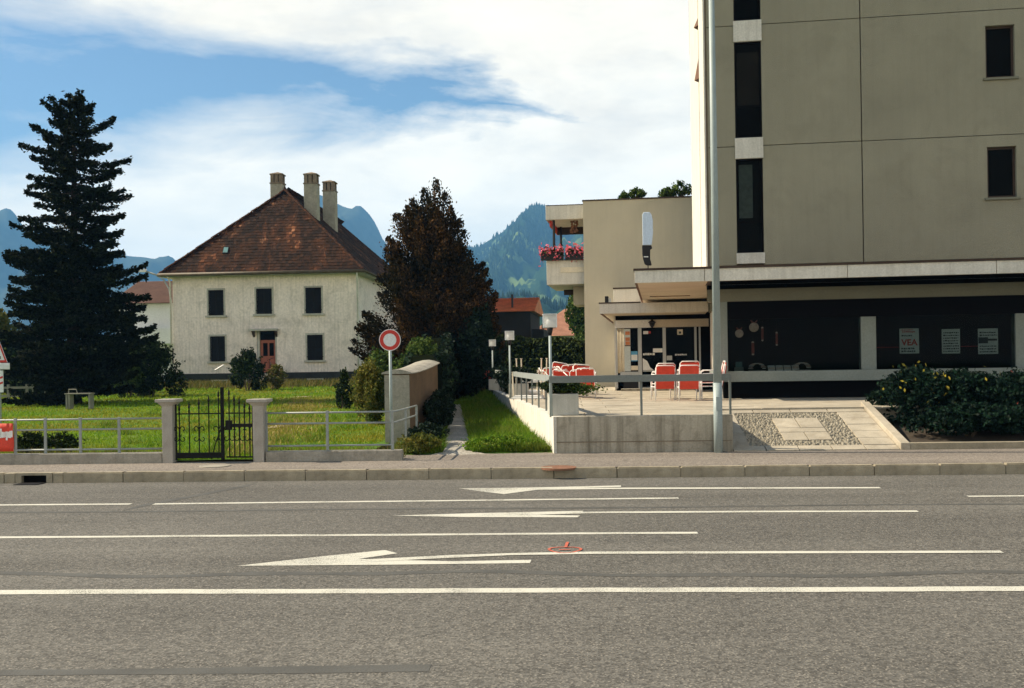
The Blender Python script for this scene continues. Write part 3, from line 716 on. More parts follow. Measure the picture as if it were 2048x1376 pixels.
# no-entry post sign
sp = G(783, 884, 0.21); D_s = 20.1
ps = W(783, 884, D_s); sg = thing('round_sign', 'round white traffic sign with a red ring on a grey pole', 'sign', (ps.x, D_s, 0.2), R(2))
zc = W(780.5, 680, D_s).z - 0.2; rs = 21.7 * D_s / F
MB().tube((0, 0.035, 0), (0, 0.035, zc + rs * 0.8), 0.030, n=12).build('pole', M['pole'], sg, smooth=True)
def disc(mb, y0, y1, r0, r1, zc, n=40):
    vs = []; 
    for y in (y0, y1):
        for r in (r0, r1):
            for i in range(n): t = 2 * math.pi * i / n; vs.append((r * math.cos(t), y, zc + r * math.sin(t)))
    fs = []
    for i in range(n):
        j = (i + 1) % n; fs += [(i, j, n + j, n + i), (2 * n + i, 3 * n + i, 3 * n + j, 2 * n + j), (n + i, n + j, 3 * n + j, 3 * n + i), (i, 2 * n + i, 2 * n + j, j)]
    return mb.add(vs, fs)
disc(MB(), -0.008, 0.004, 0.001, rs, zc).build('back_plate', M['sign_white'], sg)
disc(MB(), -0.012, -0.0085, rs * 0.60, rs * 0.93, zc).build('red_ring', M['sign_red'], sg)
# roadside signal sign at the picture's edge
wp = thing('warning_sign', 'triangular red edged warning sign over a red striped board', 'sign', (W(-3, 800, 24).x, 24, 0.2), 0)
def wz(y): return W(0, y, 24).z - 0.2
def wx(x): return W(x, 720, 24).x - W(-3, 800, 24).x
MB().tube((0, 0.06, 0), (0, 0.06, wz(690)), 0.035, n=10).build('pole', M['galv'], wp)
zt_, zb_ = wz(682), wz(725); hw = wx(16) - wx(-3)
MB().prism([(-hw, -0.01, zb_), (hw, -0.01, zb_), (0, -0.01, zt_ + .12)], (0, 0.02, 0)).build('triangle', M['sign_white'], wp)
mb = MB()
A, B_, C_ = Vector((-hw, -0.014, zb_)), Vector((hw, -0.014, zb_)), Vector((0, -0.014, zt_ + .12)); cc = (A + B_ + C_) / 3
tri = [A, B_, C_]; tin = [p + (cc - p) * 0.26 for p in tri]
for i in range(3): mb.prism([tri[i], tri[(i + 1) % 3], tin[(i + 1) % 3], tin[i]], (0, 0.003, 0))
mb.build('red_border', M['sign_red'], wp)
MB().box(-0.07, 0.07, -0.016, -0.012, wz(718), wz(712)).build('pictogram', M['ink'], wp)
MB().box(-wx(19), wx(19), -0.02, 0.02, wz(739), wz(726)).build('plate', M['sign_white'], wp, bevel=0.01)
disc(MB(), -0.026, -0.0205, 0.001, 0.045, wz(732.5)).build('lamp', M['black'], wp)
ub = wx(6); 
MB().box(-ub, ub, -0.015, 0.015, wz(785), wz(741)).build('board', M['sign_white'], wp, bevel=0.006)
for y in (754, 765):
    MB().prism([(-ub, -0.02, wz(y + 8)), (ub, -0.02, wz(y + 2)), (ub, -0.02, wz(y - 2)), (-ub, -0.02, wz(y + 4))], (0, 0.003, 0)).build('stripe', M['sign_red'], wp)

# garden wall stub with a curved cap
pw = W(794, 740, 21.6); gwf = Frame((pw.x, pw.y), -3.2)
gwall = thing('garden_wall', 'rendered garden wall with a curved concrete cap beside the footpath', 'wall', (pw.x, pw.y, 0), SA)
hw2 = 0.265; Lw = 4.6; zf, zk = W(800, 748, 21.6).z, W(868, 727, 26).z
mb = MB(); nS = 8
def wtop(t): return zf + (zk - zf) * t ** 1.6
for i in range(nS + 1):
    v = Lw * i / nS; zt = wtop(i / nS)
    mb.v += [(-hw2, v, 0.05), (hw2, v, 0.05), (hw2, v, zt), (-hw2, v, zt)]
for i in range(nS):
    a = 4 * i; b = a + 4; mb.f += [(a + 1, b + 1, b + 2, a + 2), (a, a + 3, b + 3, b), (a + 2, b + 2, b + 3, a + 3)]
mb.f += [(0, 1, 2, 3), (4 * nS, 4 * nS + 3, 4 * nS + 2, 4 * nS + 1)]
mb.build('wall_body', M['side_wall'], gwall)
MB().box(-hw2 - 0.004, hw2 * 0.98, -0.02, 0.004, 0.05, zf - 0.02).build('end_face', M['old_concrete'], gwall)
mb = MB(); prof = [(-hw2 - 0.06, 0.0), (-hw2 - 0.05, 0.035), (-0.12, 0.085), (0.05, 0.095), (hw2 * 0.7, 0.07), (hw2 + 0.06, 0.02), (hw2 + 0.06, 0.0)]
for i in range(nS + 1):
    v = -0.06 + (Lw + 0.08) * i / nS; zt = wtop(i / nS) + 0.002
    for (x, z) in prof: mb.v.append((x, v, zt + z))
npf = len(prof)
for i in range(nS):
    for j in range(npf): k = (j + 1) % npf; mb.f.append((i * npf + j, i * npf + k, (i + 1) * npf + k, (i + 1) * npf + j))
mb.f += [tuple(range(npf)), tuple(range(nS * npf + npf - 1, nS * npf - 1, -1))]
mb.build('cap', M['old_concrete'], gwall)

# =================================================================== TERRACE
ZT = 0.85
uT0 = S.inv(TL0)[0]; uT1 = S.hit(1466, 870, v_t)[0]
ramp_top = S.inv(G(1600, 815, ZT))[1]; uRR = S.hit(1800, 890, v_t)[0]
def clip(poly, a, b):
    """keep the part of a 2D polygon left of a->b"""
    out_ = []
    def sd(p): return (b[0] - a[0]) * (p[1] - a[1]) - (b[1] - a[1]) * (p[0] - a[0])
    for i in range(len(poly)):
        p, q = poly[i], poly[(i + 1) % len(poly)]; sp_, sq = sd(p), sd(q)
        if sp_ >= 0: out_.append(p)
        if sp_ * sq < 0:
            t = sp_ / (sp_ - sq); out_.append((p[0] + (q[0] - p[0]) * t, p[1] + (q[1] - p[1]) * t))
    return out_
la, lb = S.inv(TL0), S.inv(TL1)
# wall inner face of the skewed side, 0.2 m thick
dirL = Vector((lb[0] - la[0], lb[1] - la[1])).normalized(); nrm = Vector((dirL[1], -dirL[0]))
ia = (la[0] + nrm[0] * 0.18, la[1] + nrm[1] * 0.18); ib = (lb[0] + nrm[0] * 0.18, lb[1] + nrm[1] * 0.18)
rw = thing('retaining_wall', 'stained concrete retaining wall round the front of the terrace', 'wall', S.pt(0, 0), SA)
MB().box(uT0 + 0.001, uT1, v_t, v_t + 0.2, 0.08, ZT - 0.001).build('front_wall', M['concrete'], rw, bevel=0.01)
MB().box(uT0 - 0.004, uT1 + 0.003, v_t + 0.005, v_t + 0.2, 0.08, ZP + 0.20).build('base_course', M['concrete'], rw) if False else None
MB().prism([(la[0], la[1] + 0.002, 0.05), (ia[0], la[1] + 0.202, 0.05), (ib[0], ib[1], 0.05), (lb[0], lb[1], 0.05)], (0, 0, ZT - 0.051)).build('side_wall', M['white_concrete'], rw)
MB().box(uT1 - 0.2, uT1 - 0.001, v_t + 0.201, ramp_top, 0.08, ZT - 0.002).build('ramp_wall', M['concrete'], rw)
MB().box(uT0 + 0.02, uT1 - 0.02, v_t - 0.006, v_t + 0.0, ZP + 0.185, ZP + 0.20).build('joint', M['joint'], rw)
# terrace bed and slabs
ter = bpy.data.objects.new('terrace', None); COL.objects.link(ter); ter.location = S.pt(0, 0); ter.rotation_euler = (0, 0, SA); tag(ter, kind='structure')
area1 = [(uT0 - 3, v_t + 0.2), (uT1 - 0.2, v_t + 0.2), (uT1 - 0.2, 30), (uT0 - 3, 30)]
bed_poly = clip([(uT0 - 3, v_t + 0.2), (uT1 - 0.2, v_t + 0.2), (uT1 - 0.2, ramp_top + 0.01), (15, ramp_top + 0.01), (15, 27), (uT0 - 3, 27)], ib, ia)
MB().prism([(p[0], p[1], ZT - 0.25) for p in bed_poly], (0, 0, 0.215)).build('bed', M['joint_sand'], ter)
slab_n = 0
v = v_t + 0.21; row = 0
while v < 26.5:
    h = 1.0; off = 0.5 * (row % 2)
    u = uT0 - 3 + off
    while u < 9.5:
        q = [(u + .009, v + .009), (u + 1.194 - .009, v + .009), (u + 1.194 - .009, v + h - .009), (u + .009, v + h - .009)]
        if v + h < ramp_top + 0.4: q = clip(q, (uT1 - 0.205, 0), (uT1 - 0.205, 10)) if q else q
        q = clip(q, ib, ia) if q else q
        if len(q) >= 3:
            dz = rnd.uniform(-0.003, 0.003)
            MB().prism([(p[0], p[1], ZT - 0.034) for p in q], (0, 0, 0.034 + dz)).build('slab', M['slab'], ter); slab_n += 1
        u += 1.194
    v += h; row += 1
# ramp
ramp = bpy.data.objects.new('ramp', None); COL.objects.link(ramp); ramp.location = S.pt(0, 0); ramp.rotation_euler = (0, 0, SA); tag(ramp, kind='structure')
rv0, rv1 = v_t - 0.02, ramp_top; rz0, rz1 = ZP + 0.008, ZT - 0.004
def rz(v): return rz0 + (rz1 - rz0) * (v - rv0) / (rv1 - rv0)
ru0, ru1 = uT1 + 0.004, uRR
mb = MB(); mb.add([(ru0, rv0, rz(rv0) - 0.03), (ru1, rv0, rz(rv0) - 0.03), (ru1, rv1, rz(rv1) - 0.03), (ru0, rv1, rz(rv1) - 0.03)], [(0, 1, 2, 3)])
mb.build('bed', M['joint_sand'], ramp)
def rslab(a0, a1, b0, b1):
    q = []
    g_ = 0.010
    for (a, b) in ((a0, b0), (a1, b0), (a1, b1), (a0, b1)):
        u = ru0 + (ru1 - ru0) * a + (g_ if a == a0 else -g_); v = rv0 + (rv1 - rv0) * b + (g_ if b == b0 else -g_); q.append((u, v, rz(v) - 0.04))
    MB().prism(q, (0, 0, 0.04 + rnd.uniform(-0.003, 0.003))).build('slab', M['slab'], ramp)
for i in range(5): rslab(i / 5, (i + 1) / 5, 0.0, 0.10)
for i in range(4): rslab(i / 4, (i + 1) / 4, 0.88, 1.0)
for i in range(3): rslab(0.0, 0.115, 0.10 + i * 0.26, 0.36 + i * 0.26)
for i in range(5): rslab(0.80, 1.0, 0.10 + i * 0.156, 0.256 + i * 0.156)
for i in range(2):
    rslab(0.345 + i * 0.15, 0.495 + i * 0.15, 0.22, 0.40); rslab(0.345 + i * 0.15, 0.495 + i * 0.15, 0.50, 0.74)
rslab(0.345, 0.645, 0.40, 0.50)
def in_slab(a, b): return a < 0.12 or a > 0.795 or b < 0.105 or b > 0.875 or (0.335 < a < 0.655 and 0.21 < b < 0.75)
mb = MB(); du, dv = ru1 - ru0, rv1 - rv0
nu_, nv_ = int(du / 0.052), int(dv / 0.056)
for i in range(nu_):
    for j in range(nv_):
        a, b = (i + 0.5 + 0.5 * (j % 2)) / nu_, (j + 0.5) / nv_
        if in_slab(a, b): continue
        u, v = ru0 + a * du + rnd.uniform(-.028, .028), rv0 + b * dv + rnd.uniform(-.028, .028); r = rnd.uniform(0.018, 0.034); z = rz(v) - 0.03; h = rnd.uniform(0.022, 0.032); k0 = rnd.uniform(0, 6)
        pts = [(u + r * math.cos(t), v + r * math.sin(t), z) for t in (0.4 + k0, 1.7 + k0, 2.9 + k0, 4.1 + k0, 5.4 + k0)]
        top = [(u + r * .7 * math.cos(t), v + r * .7 * math.sin(t), z + h) for t in (0.4 + k0, 1.7 + k0, 2.9 + k0, 4.1 + k0, 5.4 + k0)]
        mb.add(pts + top, [(5, 6, 7, 8, 9)] + [(k, (k + 1) % 5, 5 + (k + 1) % 5, 5 + k) for k in range(5)])
tag(mb.build('cobbles', M['cobble'], ramp, fix=False), kind='stuff')
# ramp kerb and bed kerb
bk = thing('bed_kerb', 'pale concrete edging of the flower bed running up the ramp', 'kerb', S.pt(0, 0), SA)
mb = MB(); mb.prism([(ru1 + 0.004, rv0 - 0.01, 0.12), (ru1 + 0.004, rv1 + 0.15, 0.12), (ru1 + 0.004, rv1 + 0.15, ZT + 0.10), (ru1 + 0.004, rv0 + 0.10, ZP + 0.14), (ru1 + 0.004, rv0 - 0.01, ZP + 0.12)], (0.17, 0, 0))
mb.build('ramp_edging', M['slab'], bk, bevel=0.012)
MB().box(ru1 + 0.176, 16, rv0 + 0.0, rv0 + 0.14, 0.1, ZP + 0.115).build('front_edging', M['kerb'], bk, bevel=0.01)
mb = MB(); nb_ = 20
for i in range(9):
    for j in range(nb_ + 1):
        v = rv0 + 0.139 + (7.0) * i / 8; mb.v.append((ru1 + 0.172 + (15.5 - ru1) * j / nb_, v, ZP + 0.05 + 0.55 * min(1, i / 6) + rnd.uniform(-.03, .03)))
for i in range(8):
    for j in range(nb_): k = i * (nb_ + 1) + j; mb.f.append((k, k + 1, k + nb_ + 2, k + nb_ + 1))
tag(mb.build('flower_bed', M['soil'], None, fix=False, smooth=True, loc=S.pt(0, 0), rotz=SA), kind='structure')
# terrace railing
tr = thing('terrace_railing', 'grey blue board railing along the front and side of the terrace', 'railing', S.pt(0, 0), SA)
zt1, zt0_ = S.hit(1285, 749.5, v_t + .1)[1], S.hit(1285, 763.5, v_t + .1)[1]
uf0 = S.hit(1098, 757, v_t + .1)[0]
MB().box(uf0, uT1 - 0.02, v_t + 0.08, v_t + 0.12, zt0_, zt1).build('front_board', M['rail_paint'], tr, bevel=0.004)
for x in (1283, 1461):
    u = S.hit(x, 800, v_t + .1)[0]; MB().box(u - 0.02, u + 0.02, v_t + 0.121, v_t + 0.16, ZT - 0.01, zt1 - 0.02).build('post', M['rail_paint'], tr)
sl = [ (la[0] + dirL[0] * s_ + nrm[0] * 0.09, la[1] + dirL[1] * s_ + nrm[1] * 0.09) for s_ in (0.15, 19.3)]
px_, py_ = nrm[0] * 0.02, nrm[1] * 0.02
mb = MB().prism([(sl[0][0] - px_, sl[0][1] - py_, zt0_), (sl[0][0] + px_, sl[0][1] + py_, zt0_), (sl[1][0] + px_, sl[1][1] + py_, zt0_), (sl[1][0] - px_, sl[1][1] - py_, zt0_)], (0, 0, zt1 - zt0_))
mb.build('side_board', M['galv'], tr)
for k in range(13):
    s_ = 0.9 + k * 1.5; q = (la[0] + dirL[0] * s_ + nrm[0] * 0.135, la[1] + dirL[1] * s_ + nrm[1] * 0.135)
    MB().box(q[0] - 0.018, q[0] + 0.018, q[1] - 0.018, q[1] + 0.018, ZT - 0.01, zt1 - 0.03).build('post', M['rail_paint'], tr)
# =================================================================== TOWER BLOCK (right)
bo = W(1422, 700, 26.0); B = Frame((bo.x, bo.y), -8.3)
def H3(px, py, v): return B.hit(px, py, v)
def bu(px, v, py=500): return B.hit(px, py, v)[0]
def bz(py, v, px=1600): return B.hit(px, py, v)[1]
tw = thing('apartment_building', 'tall olive plaster apartment block with white side fin over the shop', 'building', (B.o.x, B.o.y, 0), B.a)
ZTOP = 15.6
# floor joints follow the panel lines
zj1, zj2 = bz(287.5, 0), bz(43.5, 0); fl = zj2 - zj1
zc_top = bz(527, 0)                       # where the canopy roof meets the wall
zs = [zc_top, zj1, zj2, zj2 + fl]
u_a, u_b, u_c, u_d, u_e = 0.0, bu(1474.5, 0), bu(1528, 0), bu(1727, 0), 11.5
box('core', M['joint'], tw, 0.03, u_e, 0.175, 10.5, zc_top - 0.05, ZTOP)
uw0, uw1 = bu(1972.5, 0, 200), bu(2031, 0, 200)
wins = [(bz(395, 0, 2000), bz(293, 0, 2000)), (bz(155, 0, 2000), bz(50, 0, 2000)), (bz(155, 0, 2000) + fl, bz(50, 0, 2000) + fl)]
for k in range(3):
    z0, z1 = zs[k] + (0.008 if k else 0), zs[k + 1] - 0.008
    for (x0, x1) in ((u_a + 0.002, u_b - 0.002), (u_c + 0.002, u_d - 0.011)):
        MB().box(x0, x1, 0.0, 0.17, z0, z1).build('facade_panel', M['olive'], tw, bevel=0.006)
    mb = MB(); wall_holes(mb, u_d + 0.011, u_e, z0, z1, 0.0, [(uw0, uw1, wins[k][0], wins[k][1])], 0.16)
    mb.build('facade_panel', M['olive'], tw)
    wd = MB().box(uw0 + 0.002, uw1 - 0.002, 0.155, 0.165, wins[k][0], wins[k][1]).build('window', M['dark'], tw)
    fr_ = MB(); a0, a1, c0, c1 = uw0 + .004, uw1 - .004, wins[k][0] + .004, wins[k][1] - .004
    fr_.box(a0, a0 + .05, .10, .15, c0, c1).box(a1 - .05, a1, .10, .15, c0, c1).box(a0 + .05, a1 - .05, .10, .15, c0, c0 + .05).box(a0 + .05, a1 - .05, .10, .15, c1 - .05, c1)
    fr_.build('frame', M['dark_brown'], wd)
    box('pane', M['glass'], wd, a0 + .05, a1 - .05, .135, .14, c0 + .05, c1 - .05)
    box('sill', M['beam'], wd, uw0 - 0.07, uw1 + 0.07, -0.06, 0.10, wins[k][0] - 0.055, wins[k][0] - 0.003)
# window strip with white spandrels
spy = [(527, 505.5), (316.5, 275), (82, 40)]
sp_z = [(bz(a, -0.04, 1500), bz(b, -0.04, 1500)) for a, b in spy]
for i, (z0, z1) in enumerate(sp_z):
    MB().box(u_b - 0.02, u_c + 0.02, -0.045, 0.085, z0, z1).build('spandrel', M['white_concrete'], tw, bevel=0.006)
for i in range(3):
    z0 = sp_z[i][1] + 0.003; z1 = (sp_z[i + 1][0] if i < 2 else z0 + fl - 0.6) - 0.003
    box('strip_recess', M['dark'], tw, u_b, u_c, 0.075, 0.086, z0, z1)
    wn = MB(); wn.box(u_b + .004, u_b + .05, .02, .07, z0, z1).box(u_c - .05, u_c - .004, .02, .07, z0, z1).box(u_b + .05, u_c - .05, .02, .07, z0, z0 + .05)
    zm = z0 + (z1 - z0) * 0.33
    wn.box(u_b + .05, u_c - .05, .02, .07, zm - .025, zm + .025).box(u_b + .05, u_c - .05, .02, .07, z1 - .05, z1)
    wo = wn.build('window', M['dark'], tw)
    if i == 0: box('net_curtain', M['net'], wo, u_b + .07, u_b + (u_c - u_b) * .62, .066, .070, zm + .1, z1 - .14)
    if i == 1: box('roller_blind', M['dark_brown'], wo, u_b + .06, u_c - .06, .064, .070, zm + .04, z1 - .25)
    box('pane', M['glass'], wo, u_b + .05, u_c - .05, .044, .048, zm + .025, z1 - .05)
    box('lower_pane', M['glass'], wo, u_b + .05, u_c - .05, .044, .048, z0 + .05, zm - .025)
# white side fin, sunlit from the left
uf = bu(1408.5, 0, 300)
zfin = bz(533, -0.02, 1410)
MB().box(uf, -0.045, -0.06, 2.6, zfin, ZTOP).build('side_fin', M['white_concrete'], tw, bevel=0.01)
MB().box(-0.044, 0.001, 0.02, 10.4, zfin, ZTOP).build('shadow_gap', M['joint'], tw)
MB().box(uf + 0.03, -0.045, 2.61, 3.0, zfin, ZTOP).build('fin_joint', M['brown_wood'], tw)
MB().box(uf, -0.045, 3.01, 10.4, zfin, ZTOP).build('side_fin', M['white_concrete'], tw, bevel=0.01)
zaw = B.hit(1380, 108, 10.6)[1]
MB().box(bu(1378.5, 10.6, 60), uf + 0.08, 10.45, 10.65, zaw, ZTOP).build('awning_board', M['brown_wood'], tw)
for (py0, py1) in ((165, 120), (60, 40)):
    z0, z1 = B.hit(1394, py0, 3)[1], B.hit(1394, py1, 3)[1]
    MB().add([(uf - 0.12, 2.8, z0), (uf + 0.002, 2.55, z0 + .0), (uf + .002, 3.0, z0), (uf + .002, 2.8, z1)], [(0, 1, 3), (0, 3, 2), (0, 2, 1)]).build('bracket', M['brown_wood'], tw)
# ---- canopy over the shop
cvf = -1.75
uc0 = bu(1268.5, cvf, 550); zcb, zct = B.hit(1272, 566, cvf)[1], B.hit(1272, 541, cvf)[1]
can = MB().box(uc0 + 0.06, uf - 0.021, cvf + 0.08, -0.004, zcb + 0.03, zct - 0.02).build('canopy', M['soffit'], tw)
MB().box(uf - 0.02, 12.5, cvf + 0.08, -0.004, zcb + 0.03, zct - 0.02).build('shaded_soffit', M['dark_brown'], can)  # soffit over the shop coloured dark to stand in for its shade
MB().box(uc0 + 0.06, uf - 0.02, -0.003, 10.2, zcb + 0.03, zct - 0.02).build('canopy_slab', M['soffit'], can)
fj = [uc0, bu(1409, cvf, 550), bu(1695, cvf, 540), bu(1993, cvf, 530), 12.5]
for i in range(4):
    MB().box(fj[i] + 0.006, fj[i + 1] - 0.006, cvf, cvf + 0.079, zcb, zct - 0.004).build('fascia_panel', M['white_concrete'], can, bevel=0.005)
MB().box(uc0, uc0 + 0.058, cvf + 0.08, 10.2, zcb + 0.03, zct - 0.004).build('side_fascia', M['brown_wood'], can)
MB().box(uc0 - 0.02, 12.5, cvf - 0.03, cvf + 0.30, zct - 0.003, zct + 0.045).build('flashing', M['dark_brown'], can)
MB().box(uc0 - 0.02, uc0 + 0.25, cvf + 0.301, 10.2, zct - 0.003, zct + 0.045).build('flashing', M['dark_brown'], can)
MB().box(uc0 + 0.3, uf - 0.3, 4.0, 4.06, zcb + 0.012, zcb + 0.03).build('soffit_batten', M['brown_wood'], can)
box('shade_strip', M['dark'], can, uf + 0.05, 12.5, -1.2, -1.16, zcb - 0.06, zcb + 0.028)  # dark strip added to paint shade behind the fascia
# ---- shop front
zl0, zl1 = bz(600, -0.02), bz(575, -0.02)
usc = bu(1447, -0.0, 680)
box('lintel', M['beam'], tw, uf + 0.02, 12.5, -0.06, 0.30, zl0, zl1)
box('lintel_shade', M['dark'], tw, uf + 0.02, 12.5, 0.10, 0.30, zl1 + .002, zcb + 0.028)  # black filler painting the shaded gap above the lintel
zs0, zs1 = bz(762, -0.2), bz(741, -0.2)
box('window_ledge', M['band'], tw, usc - 0.10, 12.5, -0.28, 0.05, zs0, zs1, 0.006)
box('plinth', M['dark'], tw, usc, 12.5, 0.12, 0.3, 0.5, zs0)
uk0, uk1, uk2 = bu(1722, 0, 680), bu(1752, 0, 680), bu(2031, 0, 680)
box('column', M['band'], tw, usc - 0.07, usc + 0.10, -0.03, 0.30, zs1 + 0.002, zl0 - 0.002)
box('column', M['band'], tw, uk0, uk1, -0.02, 0.30, zs1 + 0.002, zl0 - 0.45)
box('column', M['band'], tw, uk2, uk2 + 0.45, -0.02, 0.30, zs1 + 0.002, zl0 - 0.45)
box('shaded_glazing', M['dark'], tw, usc + 0.11, 12.5, 0.03, 0.28, zl0 - 0.448, zl0 - 0.002)  # opaque upper panes, black across the column tops in place of deep shade
for (a, b) in ((usc + 0.102, uk0 - 0.002), (uk1 + 0.002, uk2 - 0.002), (uk2 + 0.452, 12.4)):
    box('shop_pane', M['glass'], tw, a, b, 0.06, 0.068, zs1 + 0.004, zl0 - 0.45)
# room behind the glass
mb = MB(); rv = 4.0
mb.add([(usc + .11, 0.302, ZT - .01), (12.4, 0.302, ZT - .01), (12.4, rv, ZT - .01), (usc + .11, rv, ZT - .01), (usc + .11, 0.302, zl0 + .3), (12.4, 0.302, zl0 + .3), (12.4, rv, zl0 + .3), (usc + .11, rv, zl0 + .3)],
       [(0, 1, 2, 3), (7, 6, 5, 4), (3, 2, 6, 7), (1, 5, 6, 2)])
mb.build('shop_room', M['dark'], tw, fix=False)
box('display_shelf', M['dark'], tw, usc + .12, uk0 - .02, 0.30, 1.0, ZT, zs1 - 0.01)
# glazed return of the corner, with curtains that catch the sun
box('return_ledge', M['band'], tw, usc - 0.10, usc + 0.08, 0.052, 6.0, zs0 + 0.02, zs1 - 0.002)
box('return_plinth', M['dark'], tw, usc, usc + 0.06, 0.302, 6.0, 0.5, zs0 + 0.018)
box('return_lintel', M['beam'], tw, usc - 0.08, usc + 0.09, 0.302, 6.0, zl0, zcb + 0.027)
for k in range(6):
    v0 = 0.32 + k * 0.95
    box('curtain', M['cream'] if k % 2 == 0 else M['orange_cloth'], tw, usc + 0.03, usc + 0.05, v0, v0 + 0.75, zs1 + 0.001, zl0 - 0.01)
    box('mullion', M['white'], tw, usc - 0.05, usc + 0.02, v0 + 0.76, v0 + 0.85, zs1 + 0.001, zl0 - 0.01)
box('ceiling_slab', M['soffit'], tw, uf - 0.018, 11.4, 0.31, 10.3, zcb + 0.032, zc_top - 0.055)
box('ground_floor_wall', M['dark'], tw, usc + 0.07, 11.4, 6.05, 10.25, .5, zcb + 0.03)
# posters in the shop window
def dashes(mb, u0, u1, v, z, h, n):
    u = u0
    while u < u1 - 0.01:
        L = rnd.uniform(0.015, 0.06); mb.box(u, min(u + L, u1), v - 0.001, v, z + rnd.uniform(0, h * .2), z + h * rnd.uniform(0.75, 1.0)); u += L + rnd.uniform(0.008, 0.016)
posters = [((1799, 1838, 657, 707), 'white poster with the big red letters VEA in the shop window', 'VEA'),
           ((1883.5, 1920, 658, 707), 'pale poster with rows of small black print, middle of the three', None),
           ((1956, 1996, 657, 708), 'pale poster with a black blot and small print beside the shop corner column', 'blot')]
vp = 0.078
for (x0, x1, y0, y1), lab, tx in posters:
    u0, u1 = bu(x0, vp, 680), bu(x1, vp, 680); z0, z1 = bz(y1, vp, (x0 + x1) / 2), bz(y0, vp, (x0 + x1) / 2)
    po = thing('poster', lab, 'poster', (B.o.x, B.o.y, 0), B.a, 'posters in the shop window')
    box('paper', M['poster'], po, u0, u1, vp, vp + 0.002, z0, z1)
    wd_, ht = u1 - u0, z1 - z0; mb = MB(); vq = vp - 0.001
    if tx == 'VEA':
        mr = MB(); dashes(mr, u0 + wd_ * .15, u0 + wd_ * .8, vq, z0 + ht * .83, ht * .08, 6); dashes(mr, u0 + wd_ * .1, u0 + wd_ * .7, vq, z0 + ht * .92, ht * .05, 6)
        mr.build('red_print', M['poster_red'], po, fix=False)
        dashes(mb, u0 + wd_ * .1, u0 + wd_ * .65, vq, z0 + ht * .68, ht * .07, 6); dashes(mb, u0 + wd_ * .08, u0 + wd_ * .8, vq, z0 + ht * .16, ht * .08, 6); dashes(mb, u0 + wd_ * .08, u0 + wd_ * .8, vq, z0 + ht * .05, ht * .08, 6)
        cu_ = bpy.data.curves.new('headline', 'FONT'); cu_.body = 'VEA'; cu_.size = ht * 0.34; cu_.extrude = 0.001; cu_.offset = 0.006
        tmp_ = bpy.data.objects.new('headline_text', cu_); COL.objects.link(tmp_); bpy.context.view_layer.update(); me_ = bpy.data.meshes.new_from_object(tmp_.evaluated_get(bpy.context.evaluated_depsgraph_get())); bpy.data.objects.remove(tmp_)
        me_.materials.clear(); to = link('headline', me_, M['poster_red'], po); to.location = (u0 + wd_ * .10, vq - 0.002, z0 + ht * .33); to.rotation_euler = (R(90), 0, 0)
    else:
        for r_ in range(8):
            if tx == 'blot' and r_ in (3, 4, 5): continue
            dashes(mb, u0 + wd_ * .08, u0 + wd_ * .93, vq, z0 + ht * (0.06 + r_ * 0.108), ht * .06, 6)
        if tx == 'blot': mb.box(u0 + wd_ * .02, u0 + wd_ * .5, vq - .001, vq, z0 + ht * .42, z0 + ht * .66).box(u0 + wd_ * .5, u0 + wd_ * .95, vq - .001, vq, z0 + ht * .52, z0 + ht * .60)
    tag(mb.build('print', M['ink'], po, fix=False), kind='stuff')
for (x0, x1, y, lab) in ((1753, 1798, 694.5, 'thin red tape across the shop window beside the VEA poster'), (1921, 1956, 692.5, 'thin red tape between the two small print posters')):
    u0, u1 = bu(x0, vp, 690), bu(x1, vp, 690); z = bz(y, vp, (x0 + x1) / 2)
    tag(MB().box(u0, u1, 0.078, 0.082, z - 0.005, z + 0.005).build('red_tape', M['sign_red'], None, loc=(B.o.x, B.o.y, 0), rotz=B.a), lab, 'tape', 'red tape on the shop window')
# hanging goods behind the glass
vd = 0.22
def hang(px, y0, y1, r, mat, lab, ends=True):
    u = bu(px, vd, 680); z0, z1 = bz(y1, vd, px), bz(y0, vd, px)
    t_ = thing('hanging_sausage', lab, 'sausage', (B.o.x, B.o.y, 0), B.a, 'sausages hung in the shop window')
    MB().lathe((u, vd, z0), [(0.004, 0), (r, 0.03), (r * 1.05, (z1 - z0) * .5), (r, z1 - z0 - 0.03), (0.004, z1 - z0)], 10).build('skin', M['sausage'], t_, smooth=True)
    MB().lathe((u, vd, z0 - 0.02), [(0.003, 0), (r * 1.02, 0.012), (r * .9, 0.04), (0.004, 0.05)], 10).build('end_cap', M['salami'], t_, smooth=True)
    MB().lathe((u, vd, z1 - 0.03), [(0.003, 0), (r * 1.02, 0.012), (r * .9, 0.04), (0.004, 0.05)], 10).build('end_cap', M['salami'], t_, smooth=True)
    MB().tube((u, vd, z1), (u, vd, zl0 - 0.3), 0.003, n=5).build('string', M['twig'], t_)
hang(1505.5, 684, 709, 0.034, 'sausage', 'thick short sausage hung lowest beside the cream curtain')
hang(1525, 655, 681, 0.027, 'sausage', 'thin sausage hung just right of the larger round ham')
hang(1553.5, 665, 690, 0.026, 'sausage', 'thin sausage hung farthest from the corner column')
